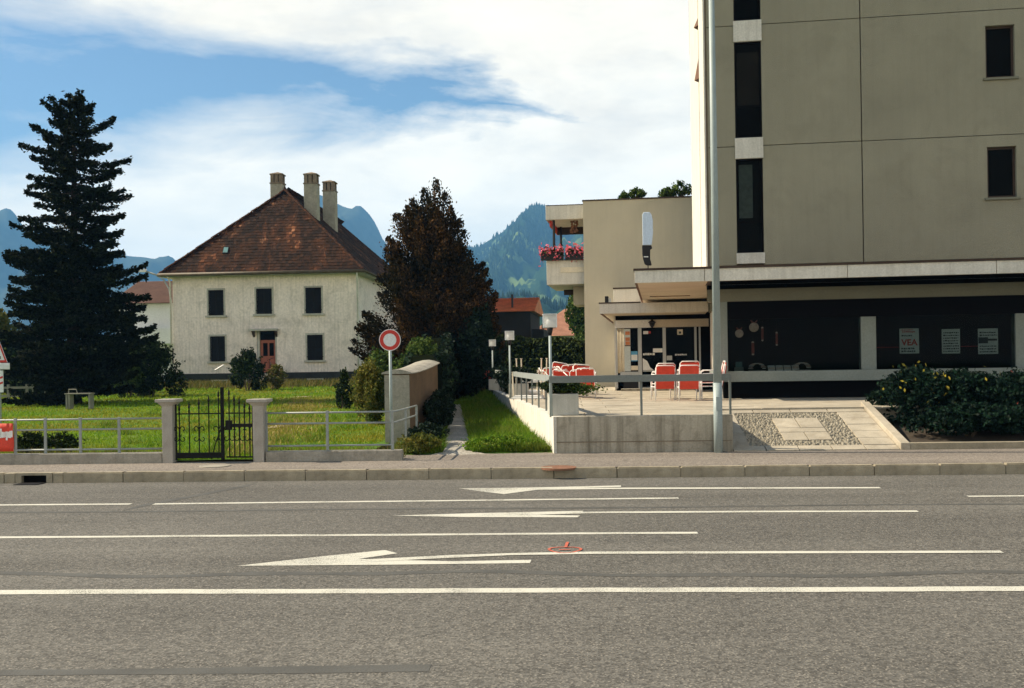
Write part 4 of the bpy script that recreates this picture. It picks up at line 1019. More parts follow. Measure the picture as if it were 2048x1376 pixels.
def round_meat(px, py, r, mat, lab):
    u, z = B.hit(px, py, vd)
    t_ = thing('round_ham', lab, 'ham', (B.o.x, B.o.y, 0), B.a, 'round hams hung in the shop window')
    mb = MB(); 
    prof = [(0.004, -0.05), (r * .8, -0.045), (r, -0.015), (r, 0.015), (r * .8, 0.045), (0.004, 0.05)]; n = 20; vs = []; fs = []
    for rr, y in prof:
        for i in range(n): t = 2 * math.pi * i / n; vs.append((u + rr * math.cos(t), vd + y, z + rr * math.sin(t)))
    for k in range(len(prof) - 1):
        for i in range(n): j = (i + 1) % n; fs.append((k * n + i, k * n + j, (k + 1) * n + j, (k + 1) * n + i))
    mb.add(vs, fs); mb.build('meat', M[mat], t_, smooth=True)
    mb = MB()
    for sd in (-1, 1): mb.path([(u, vd, z + r * .9), (u + sd * r * .7, vd, z + r * 1.5), (u + sd * r * .5, vd, z + r * 1.1), (u, vd, z + r * .9)], 0.014, 5)
    mb.build('bow', M['sausage'], t_); MB().tube((u, vd, z + r), (u, vd, zl0 - 0.3), 0.003, n=5).build('string', M['twig'], t_)
round_meat(1478.5, 667, 0.105, 'salami', 'small pale round ham with red bow beside the cream curtain')
round_meat(1508, 654.5, 0.12, 'salami', 'larger round ham with red bow hung second from the corner')
# trays of meat on the ledge
for k, (x0, x1, y0, y1, lab) in enumerate(((1497, 1532, 716, 737, 'fanned platter of pale meat at the corner end of the display'), (1584, 1624, 716, 737, 'fanned platter of pale meat farthest from the corner'))):
    u0, u1 = bu(x0, 0.5, 730), bu(x1, 0.5, 730); t_ = thing('meat_platter', lab, 'platter', (B.o.x, B.o.y, 0), B.a, 'platters in the shop window')
    cu2 = (u0 + u1) / 2; MB().lathe((cu2, 0.55, zs1 - 0.008), [(0.2, 0), (0.24, 0.02), (0.22, 0.02), (0.01, 0.012)], 18).build('plate', M['white'], t_)
    for q in range(12):
        t = q / 11 * math.pi; c = (cu2 + 0.17 * math.cos(t), 0.52, zs1 + 0.06 + 0.13 * math.sin(t)); r = rnd.uniform(.05, .075)
        MB().lathe((c[0], c[1] + rnd.uniform(-.05, .05), c[2]), [(0.003, -.012), (r, -.008), (r * .9, .008), (.003, .012)], 9).build('slice', M['salami' if q % 3 else 'white'], t_)
for k in range(4):
    u = bu(1536 + k * 16, 0.5, 730); wdt = bu(1550 + k * 16, 0.5, 730) - u
    t_ = thing('meat_tray', ('white tray of cuts, nearest the corner platter', 'white tray of cuts, second from the corner platter', 'white tray of cuts, third from the corner platter', 'white tray of cuts, next to the far platter')[k], 'tray', (B.o.x, B.o.y, 0), B.a, 'trays in the shop window')
    zt_y = zs1 - 0.008
    MB().add([(u, .42, zt_y), (u + wdt, .42, zt_y), (u + wdt, .62, zt_y + .14), (u, .62, zt_y + .14), (u, .43, zt_y), (u + wdt, .43, zt_y), (u + wdt, .63, zt_y + .13), (u, .63, zt_y + .13)], [(0, 1, 2, 3), (7, 6, 5, 4), (0, 4, 5, 1), (1, 5, 6, 2), (2, 6, 7, 3), (3, 7, 4, 0)]).build('tray_base', M['white'], t_)
    for q in range(3): MB().lathe((u + wdt * (.22 + q * .28), .50, zt_y + .06), [(.003, -.01), (.035, 0), (.03, .02), (.003, .03)], 8).build('cut', M['salami'], t_)
u = bu(1474, .5, 725); tbx = thing('glass_jar_box', 'blue grey box of jars at the corner end of the window', 'box', (B.o.x, B.o.y, 0), B.a)
box('carton', M['band'], tbx, u - .06, u + .16, .42, .62, zs1 - .008, zs1 + .10); box('jar_row', M['teal'], tbx, u - .03, u + .13, .46, .58, zs1 + .102, zs1 + .24)

# =================================================================== RESTAURANT WING (behind, centre right)
wg = thing('restaurant_wing', 'low beige plaster wing with balconies and a glazed entrance under flat canopies', 'building', (B.o.x, B.o.y, 0), B.a)
vw = 13.6
ww0, ww1 = bu(1168, vw, 550), uf + 0.2
zwt = B.hit(1250, 399.5, vw)[1]
box('wall', M['wing'], wg, ww0, ww1, vw, vw + 9, 0.3, zwt)
box('roof_edge', M['dark_brown'], wg, ww0 - 0.03, ww1, vw - 0.04, vw + 9.05, zwt + 0.002, zwt + 0.05)
# balconies on the flank
def balcony(zb, zt, vb, name, plate=False):
    ub0_ = bu(1097.5, vb, 500)
    b_ = MB().box(ub0_, ww0 - 0.003, vb, vb + 3.6, zb, zb + 0.16).build(name, M['white_concrete'], wg)
    MB().box(ub0_ - 0.002, ww0 - 0.003, vb - 0.09, vb - 0.001, zb, zt).build('front_panel', M['white_concrete'], b_, bevel=0.008)
    MB().box(ub0_ - 0.09, ub0_ - 0.003, vb - 0.09, vb + 3.6, zb, zt).build('side_panel', M['white_concrete'], b_, bevel=0.008)
    box('edge_trim', M['dark_brown'], b_, ub0_ - 0.10, ww0 - 0.003, vb - 0.10, vb + 0.02, zt + 0.002, zt + 0.03)
    return b_, ub0_
vb = vw + 0.5
zB = [B.hit(1130, y, vb)[1] for y in (569, 521, 439, 411.5)]
b1, ubal = balcony(zB[0], zB[1], vb, 'balcony')
b2, _ = balcony(zB[2], zB[3], vb, 'balcony_roof')
box('nameplate', M['cream'], b1, bu(1121, vb - .1, 540), ww0 - 0.03, vb - 0.125, vb - 0.092, B.hit(1140, 545, vb)[1], B.hit(1140, 535, vb)[1])
box('drop_beam', M['dark_brown'], b2, ubal + .1, ww0 - .01, vb + 2.4, vb + 2.5, zB[2] - 0.30, zB[2] - 0.002)
box('awning_roll', M['sign_red'], b2, ubal + .02, ubal + .12, vb + .2, vb + 3.2, zB[2] - 0.22, zB[2] - 0.003)
box('drop_beam', M['dark_brown'], b1, ubal + .3, ww0 - .01, vb + 3.0, vb + 3.1, zB[0] - 0.22, zB[0] - 0.002)
for (x, vv) in ((1108, vb + 0.1), (1122, vb + 2.2)):
    u = bu(x, vv, 480); MB().tube((u, vv, zB[0] + 0.1), (u, vv, zB[2]), 0.05, n=8).build('post', M['black'], b1)
box('corner_block', M['wing'], wg, bu(1150, vb + 2, 590), ww0 - .004, vb + 1.2, vb + 3, zB[0] - 0.75, zB[0] - 0.003)
# hanging ornament under the balcony roof
orn = thing('hanging_ornament', 'dark red dried bunch hung under the upper balcony roof', 'ornament', tuple(B.pt(bu(1148, vb + .5, 455), vb + .5, 0)), B.a)
mb = MB(); zo = B.hit(1148, 462, vb + .5)[1]
for q in range(26): mb.lathe((rnd.uniform(-.14, .14), rnd.uniform(-.08, .08), zo + rnd.uniform(-.1, .38) * 1.0), [(.005, 0), (.05, .03), (.045, .09), (.005, .12)], 6)
mb.build('bunch', M['rust'], orn); MB().tube((0, 0, zo + .3), (0, 0, zB[2]), .01, n=5).build('cord', M['twig'], orn)
# flower boxes
for k, (x0, x1) in enumerate(((1079, 1127), (1131, 1166))):
    u0, u1 = bu(x0, vb - .2, 510), bu(x1, vb - .2, 510)
    fb = thing('flower_box', ('black flower box with pink geraniums at the open corner of the balcony', 'black flower box with pink geraniums against the beige wall')[k], 'flower box', (B.o.x, B.o.y, 0), B.a, 'flower boxes on the balcony')
    box('trough', M['black'], fb, max(u0, ubal - .28), u1, vb - .30, vb - .11, zB[1] + .005, zB[1] + .30)
    mb = MB(); vs = []; 
    for q in range(260):
        c = Vector((rnd.uniform(u0, u1), vb - .2 + rnd.gauss(0, .12), zB[1] + .36 + rnd.gauss(0, .12) - (0.15 if q % 4 == 0 else 0)))
        a, b_ = Vector((rnd.gauss(0, 1), rnd.gauss(0, 1), rnd.gauss(0, 1))).normalized(), Vector((rnd.gauss(0, 1), rnd.gauss(0, 1), rnd.gauss(0, 1))).normalized(); s_ = .055
        mb.add([c - a * s_, c - b_ * s_, c + a * s_, c + b_ * s_], [(0, 1, 2, 3)])
    mb.build('blossom', M['geranium'], fb, fix=False)
    mb = MB()
    for q in range(160):
        c = Vector((rnd.uniform(u0 + .1, u1), vb - .2 + rnd.gauss(0, .09), zB[1] + .30 + rnd.gauss(0, .09))); a, b_ = Vector((rnd.gauss(0, 1), rnd.gauss(0, 1), rnd.gauss(0, 1))).normalized(), Vector((rnd.gauss(0, 1), rnd.gauss(0, 1), rnd.gauss(0, 1))).normalized(); s_ = .06
        mb.add([c - a * s_, c - b_ * s_, c + a * s_, c + b_ * s_], [(0, 1, 2, 3)])
    mb.build('leaves', M['yew'], fb, fix=False)
# lower flat canopy and parapet box
vl = 5.6; ul0 = bu(1199, vl, 620); zlb = B.hit(1203, 627.5, vl)[1]; zlt = B.hit(1203, 607.5, vl)[1]
c2 = MB().box(ul0 + .06, usc - 0.11, vl + .08, vw - .003, zlb + .03, zlt - .01).build('entrance_canopy', M['soffit'], wg)
box('fascia', M['white_concrete'], c2, ul0, usc - 0.11, vl, vl + .079, zlb, zlt)
box('side_fascia', M['brown_wood'], c2, ul0, ul0 + .058, vl + .08, vw - .003, zlb, zlt - .002)
box('flashing', M['dark_brown'], c2, ul0 - .02, uc0 + 0.0, vl - .02, vl + .3, zlt + .002, zlt + .04)
vpx = 9.0
box('parapet', M['white_concrete'], wg, bu(1227, vpx, 590), uf - .3, vpx, vw - .004, zlt + .003, B.hit(1240, 578, vpx)[1], 0.008)
box('parapet_cap', M['dark_brown'], wg, bu(1226, vpx, 590), uc0 + .4, vpx - .03, vw - .004, B.hit(1240, 578, vpx)[1] + .002, B.hit(1240, 578, vpx)[1] + .05)
# entrance front
ve = 8.1
ue0, ue1 = bu(1232, ve, 700), usc + 0.0
def ez(py, px=1300): return B.hit(px, py, ve)[1]
def eu(px): return bu(px, ve, 700)
zfl = ZT + 0.07
box('side_pier', M['white_concrete'], wg, ue0 - .05, ue0 + .0, ve, vw - .005, 0.5, zlb - .003)
box('header_shade', M['dark'], wg, ue0 + .002, ue1, ve - .03, ve + .15, ez(639), zlb + .027)  # black strip standing in for the shadow gap under the canopy
box('header_band', M['white'], wg, ue0 + .002, eu(1302), ve - .04, ve + .12, ez(655), ez(639.5), 0.004)
box('header_band', M['soffit'], wg, eu(1302) + .003, ue1, ve - .035, ve + .12, ez(655), ez(639.5))
box('door_step', M['concrete'], wg, eu(1242), eu(1400), ve - .55, ve - .05, ZT + .004, zfl)
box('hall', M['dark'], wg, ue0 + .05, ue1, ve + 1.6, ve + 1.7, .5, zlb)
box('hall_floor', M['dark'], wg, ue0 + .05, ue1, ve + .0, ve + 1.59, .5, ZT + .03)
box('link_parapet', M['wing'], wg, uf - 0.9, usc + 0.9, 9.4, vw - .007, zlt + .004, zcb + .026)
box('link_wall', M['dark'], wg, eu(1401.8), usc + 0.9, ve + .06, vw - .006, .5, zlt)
# mullions and panes
for x0, x1 in ((1232.5, 1235), (1276, 1283.5), (1325.5, 1332), (1389, 1393.5), (1398, 1401.5)):
    box('mullion', M['alu'], wg, eu(x0), eu(x1), ve - .03, ve + .04, zfl + .004, ez(655.5))
box('sill_panel', M['alu'], wg, eu(1240), eu(1276) - .003, ve - .02, ve + .03, ez(754), ez(743))
box('kick_panel', M['black'], wg, eu(1246), eu(1276) - .003, ve - .015, ve + .02, zfl + .002, ez(754) - .003)
sc_ = MB()
for q in range(5): sc_.tube((eu(1235.5) + q * .05, ve + .03 + .02 * (q % 2), ez(745)), (eu(1235.5) + q * .05, ve + .03 + .02 * (q % 2), ez(656)), .03, n=7)
sc_.build('curtain', M['cream'], wg, smooth=True)
pc = box('picture_panel', M['poster'], wg, eu(1248), eu(1261), ve + .01, ve + .03, ez(742), ez(657))
for y in (662, 674, 682): box('food_picture', M['orange_ink'], pc, eu(1251), eu(1260), ve + .003, ve + .009, ez(y + 7), ez(y))
box('picture_board', M['brown_wood'], pc, eu(1250), eu(1261), ve + .003, ve + .009, ez(691.5), ez(689.5))
box('side_pane', M['glass'], wg, eu(1262), eu(1275.8), ve + .012, ve + .018, ez(742), ez(655.6))
pp = box('blue_poster', M['blue_ink'], wg, eu(1262), eu(1275), ve - .004, ve + .008, ez(722), ez(702)); box('poster_image', M['white'], pp, eu(1262.3), eu(1274.6), ve - .009, ve - .0045, ez(720), ez(709))
box('notice', M['cream'], wg, eu(1261.5), eu(1275.5), ve - .004, ve + .008, ez(740), ez(731))
def door(x0, x1, rail_y, name):
    d = box(name, M['glass'], wg, eu(x0), eu(x1), ve + .0, ve + .008, zfl + .04, ez(656))
    box('bottom_rail', M['alu'], d, eu(x0), eu(x1), ve - .012, ve + .02, zfl + .006, zfl + .038); return d
d1 = door(1284, 1325, 0, 'glass_door')
box('sticker', M['white'], d1, eu(1287), eu(1297), ve - .006, ve - .001, ez(668), ez(662)); box('sticker', M['poster_red'], d1, eu(1297.5), eu(1302), ve - .006, ve - .001, ez(667), ez(662.5))
box('white_panel', M['white'], d1, eu(1306), eu(1325), ve - .006, ve - .001, ez(705), ez(697))
mb = MB(); dashes(mb, eu(1286), eu(1310), ve - .002, ez(710.5), ez(705.5) - ez(710.5), 6); mb.build('lettering', M['white'], d1, fix=False)
mb = MB(); mb.prism([(eu(1285), ve - .006, ez(740)), (eu(1307), ve - .006, ez(740)), (eu(1300), ve - .006, ez(735)), (eu(1294), ve - .006, ez(722)), (eu(1285), ve - .006, ez(716))], (0, .005, 0)); mb.build('white_shape', M['white'], d1)
box('mid_rail', M['alu'], d1, eu(1285), eu(1325), ve - .012, ve - .001, ez(743), ez(740.5))
d2 = door(1332.5, 1388.5, 0, 'glass_door')
box('sticker', M['cream'], d2, eu(1355), eu(1366), ve - .006, ve - .001, ez(670.5), ez(660)); box('sticker_mark', M['ink'], d2, eu(1358), eu(1363), ve - .008, ve - .0065, ez(668.5), ez(664)) 
box('handle', M['alu'], d2, eu(1333), eu(1344), ve - .03, ve - .01, ez(721), ez(712))
mb = MB(); dashes(mb, eu(1350), eu(1373), ve - .002, ez(712), ez(708.5) - ez(712), 4); mb.build('lettering', M['white'], d2, fix=False)
# coach lamp over the door, floodlight on the canopy
cl_ = thing('wall_lantern', 'black lantern fixed over the entrance doors', 'lantern', tuple(B.pt(eu(1305), ve - .10, 0)), B.a)
zl_ = ez(652, 1305)
MB().lathe((0, 0, zl_), [(.02, -.06), (.07, 0), (.10, .10), (.14, .11), (.03, .2), (.01, .24)], 8).build('body', M['black'], cl_)
MB().box(-.02, .02, 0, .06, zl_ + .15, zl_ + .19).build('bracket', M['black'], cl_)
MB().lathe((0, 0, zl_ - .0), [(.04, .01), (.08, .09), (.02, .095)], 8).build('glass', M['net'], cl_)
fl_ = thing('floodlight', 'small black floodlight standing on the entrance canopy roof', 'floodlight', tuple(B.pt(bu(1213, vl + .6, 592), vl + .6, zlt + .003)), B.a)
hf = 17 * (26 + vl) / F
MB().box(-.05, .06, -.1, .16, .02, hf).build('housing', M['black'], fl_, bevel=.01); MB().box(.062, .14, -.06, .10, .03, hf * .75).build('bracket', M['alu'], fl_); MB().box(-.03, .03, -.03, .03, 0, .02).build('foot', M['black'], fl_)
# knife shaped sign on the big canopy
kv = cvf + .12; ku = bu(1295, kv, 480)
kn = thing('knife_sign', 'giant kitchen knife sign with pale blade and black handle standing on the canopy', 'sign', tuple(B.pt(ku, kv, 0)), B.a)
def kp(pts): return [(B.hit(x, y, kv)[0] - ku, 0, B.hit(x, y, kv)[1]) for x, y in pts]
MB().prism(kp([(1285.5, 490), (1284.5, 430), (1287, 424.5), (1299, 424), (1303, 429), (1305.5, 440), (1306, 465), (1304.5, 480), (1303, 490)]), (0, .07, 0)).build('blade', M['blade'], kn, bevel=.01)
MB().prism(kp([(1284, 490.6), (1303, 490.6), (1304.5, 497), (1300.5, 499), (1300.5, 518), (1303.5, 529), (1302, 531), (1293, 530.5), (1289, 528), (1286, 518), (1284.5, 508)]), (0, .075, 0)).build('handle', M['black'], kn, bevel=.012)
q = kp([(1287.5, 514.5), (1296.5, 514.5), (1296.5, 512.6), (1287.5, 512.6)]); MB().prism([(p[0], -.004, p[2]) for p in q], (0, .003, 0)).build('maker_mark', M['white'], kn)
zz = kp([(1296, 530)])[0]; MB().tube((zz[0], .035, zct + .04), (zz[0], .035, zz[2] + .02), .012, n=6).build('rod', M['black'], kn)
# =================================================================== OLD HOUSE
ho = W(348, 760, 67.0); Hs = Frame((ho.x, ho.y), -3.4)
hs = thing('old_house', 'old two storey house with pale render and a steep hipped tile roof', 'house', (Hs.o.x, Hs.o.y, 0), Hs.a)
def hu(px, v=0, py=650): return Hs.hit(px, py, v)[0]
def hz(py, px=530, v=0): return Hs.hit(px, py, v)[1]
Wd = hu(713.5); Dp = 28.0
zg, zpl, zev = 0.35, hz(745.5), hz(547)
wy = [((418, 448), (580, 631)), ((513.5, 544.5), (577, 628)), ((612, 643.5), (575, 627)), ((420, 449.5), (672.5, 723)), ((614, 645), (669.5, 720.5))]
holes = []
for (x0, x1), (y0, y1) in wy: holes.append((hu(x0), hu(x1), hz(y1, (x0 + x1) / 2), hz(y0, (x0 + x1) / 2)))
dh = (hu(513), hu(553), zpl - 0.0, hz(662, 533))
mb = MB(); wall_holes(mb, 0, Wd, zpl, zev, 0, holes + [(dh[0], dh[1], zpl, dh[3])], 0.22)
mb.add([(Wd, 0, zpl), (Wd, Dp, zpl), (Wd, Dp, zev), (Wd, 0, zev)], [(0, 1, 2, 3)]); mb.add([(0, 0, zpl), (0, 0, zev), (0, Dp, zev), (0, Dp, zpl)], [(0, 1, 2, 3)]); mb.add([(0, Dp, zpl), (0, Dp, zev), (Wd, Dp, zev), (Wd, Dp, zpl)], [(0, 1, 2, 3)])
mb.build('wall', M['house_wall'], hs)
box('plinth', M['plinth'], hs, -0.05, Wd + 0.05, -0.05, Dp + .05, 0.2, zpl - .002)
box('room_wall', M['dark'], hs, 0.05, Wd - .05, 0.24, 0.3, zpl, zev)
for (a, b, c, d) in holes:
    w_ = MB(); t_ = 0.11
    w_.box(a - t_, a - .001, -.03, .05, c, d + t_).box(b + .001, b + t_, -.03, .05, c, d + t_).box(a - .001, b + .001, -.03, .05, d + .001, d + t_)
    wo = w_.build('window', M['stone_trim'], hs)
    box('sill', M['stone_trim'], wo, a - .2, b + .2, -.14, .06, c - .12, c - .002)
    for s_ in (0, 1):
        x0, x1 = (a + .01, (a + b) / 2 - .008) if s_ == 0 else ((a + b) / 2 + .008, b - .01)
        q = MB().box(x0, x0 + .05, -.055, -.015, c + .01, d - .01).box(x1 - .05, x1, -.055, -.015, c + .01, d - .01).box(x0 + .05, x1 - .05, -.055, -.015, c + .01, c + .08).box(x0 + .05, x1 - .05, -.055, -.015, d - .08, d - .01).box(x0 + .05, x1 - .05, -.055, -.015, (c + d) / 2 - .03, (c + d) / 2 + .03)
        z = c + .1
        while z < d - .1:
            q.add([(x0 + .05, -.052, z), (x1 - .05, -.052, z), (x1 - .05, -.022, z + .045), (x0 + .05, -.022, z + .045)], [(0, 1, 2, 3)]); z += .055
        q.build('shutter', M['shutter'], wo, fix=False)
    MB().box(a - .03, a + .01, -.06, -.03, c + .2, c + .26).box(b - .01, b + .03, -.06, -.03, c + .2, c + .26).build('shutter_catch', M['iron'], wo)
# front door
dr = box('door', M['door_red'], hs, hu(519), hu(549.5), .12, .17, zpl + .02, hz(680, 533))
box('transom', M['dark'], dr, dh[0] + .01, dh[1] - .01, .19, .20, hz(679.5, 533), dh[3] - .01)
for (x0, x1) in ((524.5, 533.5), (537, 546)):
    box('glazing', M['dark'], dr, hu(x0), hu(x1), .112, .119, hz(712, 533), hz(686, 533)); box('panel', M['door_red'], dr, hu(x0), hu(x1), .095, .119, zpl + .15, hz(717, 533))
MB().box(hu(514) , hu(518.6), .0, .2, zpl, dh[3]).box(hu(549.9), hu(552.6), .0, .2, zpl, dh[3]).build('jamb', M['stone_trim'], dr)
box('door_hood', M['stone_trim'], hs, hu(500), hu(557), -.45, .1, hz(662, 533), hz(657.5, 533), .01)
for x in (506, 551): 
    MB().prism([(hu(x), -.4, hz(662.3, 533)), (hu(x), .0, hz(662.3, 533)), (hu(x), .0, hz(674, 533))], (.12, 0, 0)).build('hood_bracket', M['dark_brown'], hs)
stp = MB()
for k in range(4): stp.box(hu(505) - .2 * k, hu(562) + .2 * k, -1.2 - .3 * k, -.052 , .25, zpl - .02 - .2 * k)
stp.build('steps', M['old_concrete'], hs)
for (x0, x1) in ((548, 566),):
    MB().path([(hu(x0), -.3, zpl + .95), (hu(x0), -1.2, zpl + .85), (hu(x1), -2.2, zpl + .1)], .02).build('handrail', M['iron'], hs)
    for k in range(5): 
        u = hu(550 + k * 3.6); MB().tube((u, -1.3 - .2 * k, zpl - .5), (u, -1.3 - .2 * k, zpl + .72 - .16 * k), .012, n=5).build('baluster', M['iron'], hs)
MB().tube((hu(446), -1.6, hz(740, 450)), (hu(464), -1.7, hz(730, 460)), .05, n=6).build('handrail', M['white'], hs)
for x0, x1 in ((421, 455), (613, 646)):
    bw = MB().box(hu(x0), hu(x1), -.09, -.051, hz(767, 440), hz(759.5, 440)).build('basement_window', M['stone_trim'], hs); box('pane', M['dark'], bw, hu(x0 + 5), hu(x1 - 4), -.095, -.09, hz(766, 440), hz(762, 440))
# eaves, gutter, downpipes
OV = 0.62; e0, e1, f0, f1 = -OV, Wd + OV, -OV, Dp + OV
zE = hz(545, 530, -OV)
box('eaves', M['stone_trim'], hs, e0 + .05, e1 - .05, f0 + .05, f1 - .05, zE - .16, zE - .02)
gm = MB(); gm.path([(e0 - .08, f0 - .07, zE - .02), (e1 + .08, f0 - .07, zE - .02)], .11, 8); gm.path([(e1 + .07, f0 - .08, zE - .02), (e1 + .07, f1, zE - .02)], .085, 8)
gm.build('gutter', M['gutter'], hs, smooth=True)
for u in (-.10, Wd + .10):
    q = MB().path([(u if u < 0 else u + .1, f0 - .05, zE - .08), (u, -.12, zE - .5), (u, -.12, .6)], .055, 8).build('downpipe', M['pipe'], hs, smooth=True)
# hipped roof
half = (e1 - e0) / 2; sb = 5.9; um = (e0 + e1) / 2
zA = W(571, 384, 67.0 + sb - OV).z
cA = Vector((um, f0 + sb, zA)); cB = Vector((um, f1 - sb, zA))
c00, c10, c11, c01 = Vector((e0, f0, zE)), Vector((e1, f0, zE)), Vector((e1, f1, zE)), Vector((e0, f1, zE))
rf = MB().add([c00, c10, c11, c01, cA, cB], [(0, 1, 4), (1, 2, 5, 4), (2, 3, 5), (3, 0, 4, 5), (0, 3, 2, 1)]).build('roof', M['tile'], hs)
def tiles(mb, a, b, top_l, top_r, tw_=0.20, th=0.36):
    """rows of tiles on the slope a->b (eave) up to top_l, top_r"""
    ex = (b - a).normalized(); n = ex.cross((top_l - a)).normalized()
    if n.z < 0: n = -n
    up = n.cross(ex); up = up if up.z > 0 else -up
    hgt = (top_l - a).dot(up); La = (b - a).length
    xl, xr = (top_l - a).dot(ex), (top_r - a).dot(ex); r_ = 0; s_ = 0.0
    while s_ < hgt - .05:
        t = s_ / hgt; x0, x1 = xl * t, La + (xr - La) * t; x = x0 + (tw_ / 2 if r_ % 2 else 0) - tw_ * .3
        while x < x1 - .02:
            w2 = min(tw_ * .97, x1 - x); lift = .028 + rnd.uniform(-.008, .014); j = rnd.uniform(-.015, .015)
            p = a + ex * x + up * (s_ - .06 + j); L = th + .05
            q = [p + n * lift, p + ex * w2 + n * lift, p + ex * w2 + up * L + n * .006, p + up * L + n * .006]
            lo = [p - n * .01, p + ex * w2 - n * .01]
            mb.add(q + lo, [(0, 1, 2, 3), (4, 5, 1, 0), (5, 2, 1), (4, 0, 3)])
            x += tw_
        s_ += th * .82; r_ += 1
mb = MB(); tiles(mb, c00, c10, cA, cA); tiles(mb, c10, c11, cA, cB, .22, .38); tiles(mb, c01, c00, cB, cA, .30, .5)
tag(mb.build('roof_tiles', M['tile'], rf, fix=False), kind='stuff')
# hip and ridge tiles one by one
hp = MB(); 
for k in range(7):
    t = math.pi * k / 6; hp.v += [(.0, math.cos(t) * .13, math.sin(t) * .10), (.46, math.cos(t) * .115, math.sin(t) * .085)]
for k in range(6): hp.f.append((2 * k, 2 * k + 1, 2 * k + 3, 2 * k + 2))
hpm = hp.mesh('hip_tile'); hpm.materials.append(M['tile'])
def hips(a, b, nm):
    d = b - a; L = d.length; d.normalize(); q = d.to_track_quat('X', 'Z'); n = int(L / .42) - (1 if nm == 'ridge_tile' else 0)
    for i in range(n):
        o = link(nm, hpm, M['tile'], rf); o.location = a + d * (L * i / n) + Vector((0, 0, .045 + rnd.uniform(0, .05))); o.rotation_mode = 'QUATERNION'; o.rotation_quaternion = q
hips(c00, cA, 'hip_tile'); hips(c10, cA, 'hip_tile'); hips(cA, cB, 'ridge_tile')
MB().lathe((cA.x, cA.y, cA.z + .05), [(.14, 0), (.10, .12), (.03, .3), (.005, .36)], 8).build('finial', M['tile'], rf)
# skylights
def slope_pt(px, py):
    o_ = Vector((0, 0, CAMZ)); r = ray(px, py); n = (c10 - c00).cross(cA - c00).normalized()
    lo = lambda p: Vector((*Hs.inv(p), p[2]))
    p0, p1 = lo(o_), lo(o_ + r * 60); d = p1 - p0; t = (c00 - p0).dot(n) / d.dot(n); return p0 + d * t, n
q_ = [slope_pt(*p) for p in ((445, 508), (456, 508), (458.5, 495.5), (448, 495))]
nn = q_[0][1] if q_[0][1].z > 0 else -q_[0][1]
sk = MB().prism([p + nn * .02 for p, _ in q_], nn * .06).build('skylight', M['iron'], rf)
ctr = sum((p for p, _ in q_), Vector()) / 4
MB().prism([ctr + (p - ctr) * .8 + nn * .085 for p, _ in q_], nn * .006).build('pane', M['teal'], rf)
# chimneys
def chimney(x0, x1, yt, vv, zb):
    u0, u1 = Hs.hit(x0, 380, vv)[0], Hs.hit(x1, 380, vv)[0]; zt = Hs.hit(x0, yt, vv)[1]; w2 = u1 - u0
    ch = MB().box(u0, u1, vv, vv + w2 * .9, zb, zt - .85).build('chimney', M['chimney'], hs, bevel=.02)
    box('collar', M['chimney_brick'], ch, u0 - .04, u1 + .04, vv - .04, vv + w2 * .9 + .04, zt - .848, zt - .76)
    q = MB()
    for fx in (0.02, .36, .70):
        for fy in (0.0, .62): q.box(u0 + fx * w2, u0 + (fx + .26) * w2, vv + fy * w2, vv + (fy + .26) * w2, zt - .758, zt - .2)
    for b_ in range(0, len(q.v), 8):
        pq = MB(); pq.add(q.v[b_:b_ + 8], [(0, 3, 2, 1), (4, 5, 6, 7), (0, 1, 5, 4), (1, 2, 6, 5), (2, 3, 7, 6), (3, 0, 4, 7)]); pq.build('flue_brick', M['chimney_brick'], ch, fix=False)
    box('flue_core', M['dark'], ch, u0 + w2 * .28, u0 + w2 * .72, vv + w2 * .27, vv + w2 * .6, zt - .757, zt - .21)
    MB().box(u0 - .03, u1 + .03, vv - .03, vv + w2 * .9 + .03, zt - .199, zt - .12).add([(u0 - .03, vv - .03, zt - .119), (u1 + .03, vv - .03, zt - .119), (u1 + .03, vv + w2 * .9 + .03, zt - .119), (u0 - .03, vv + w2 * .9 + .03, zt - .119), ((u0 + u1) / 2, vv + w2 * .45, zt + .06)], [(0, 1, 4), (1, 2, 4), (2, 3, 4), (3, 0, 4), (0, 3, 2, 1)]).build('chimney_cap', M['chimney_brick'], ch)
chimney(540.5, 565, 344, 7.6, zA - 3.0); chimney(607.5, 633.5, 344, 5.6, zA - 3.4); chimney(645, 669.5, 360, 10.0, zA - 3.4)

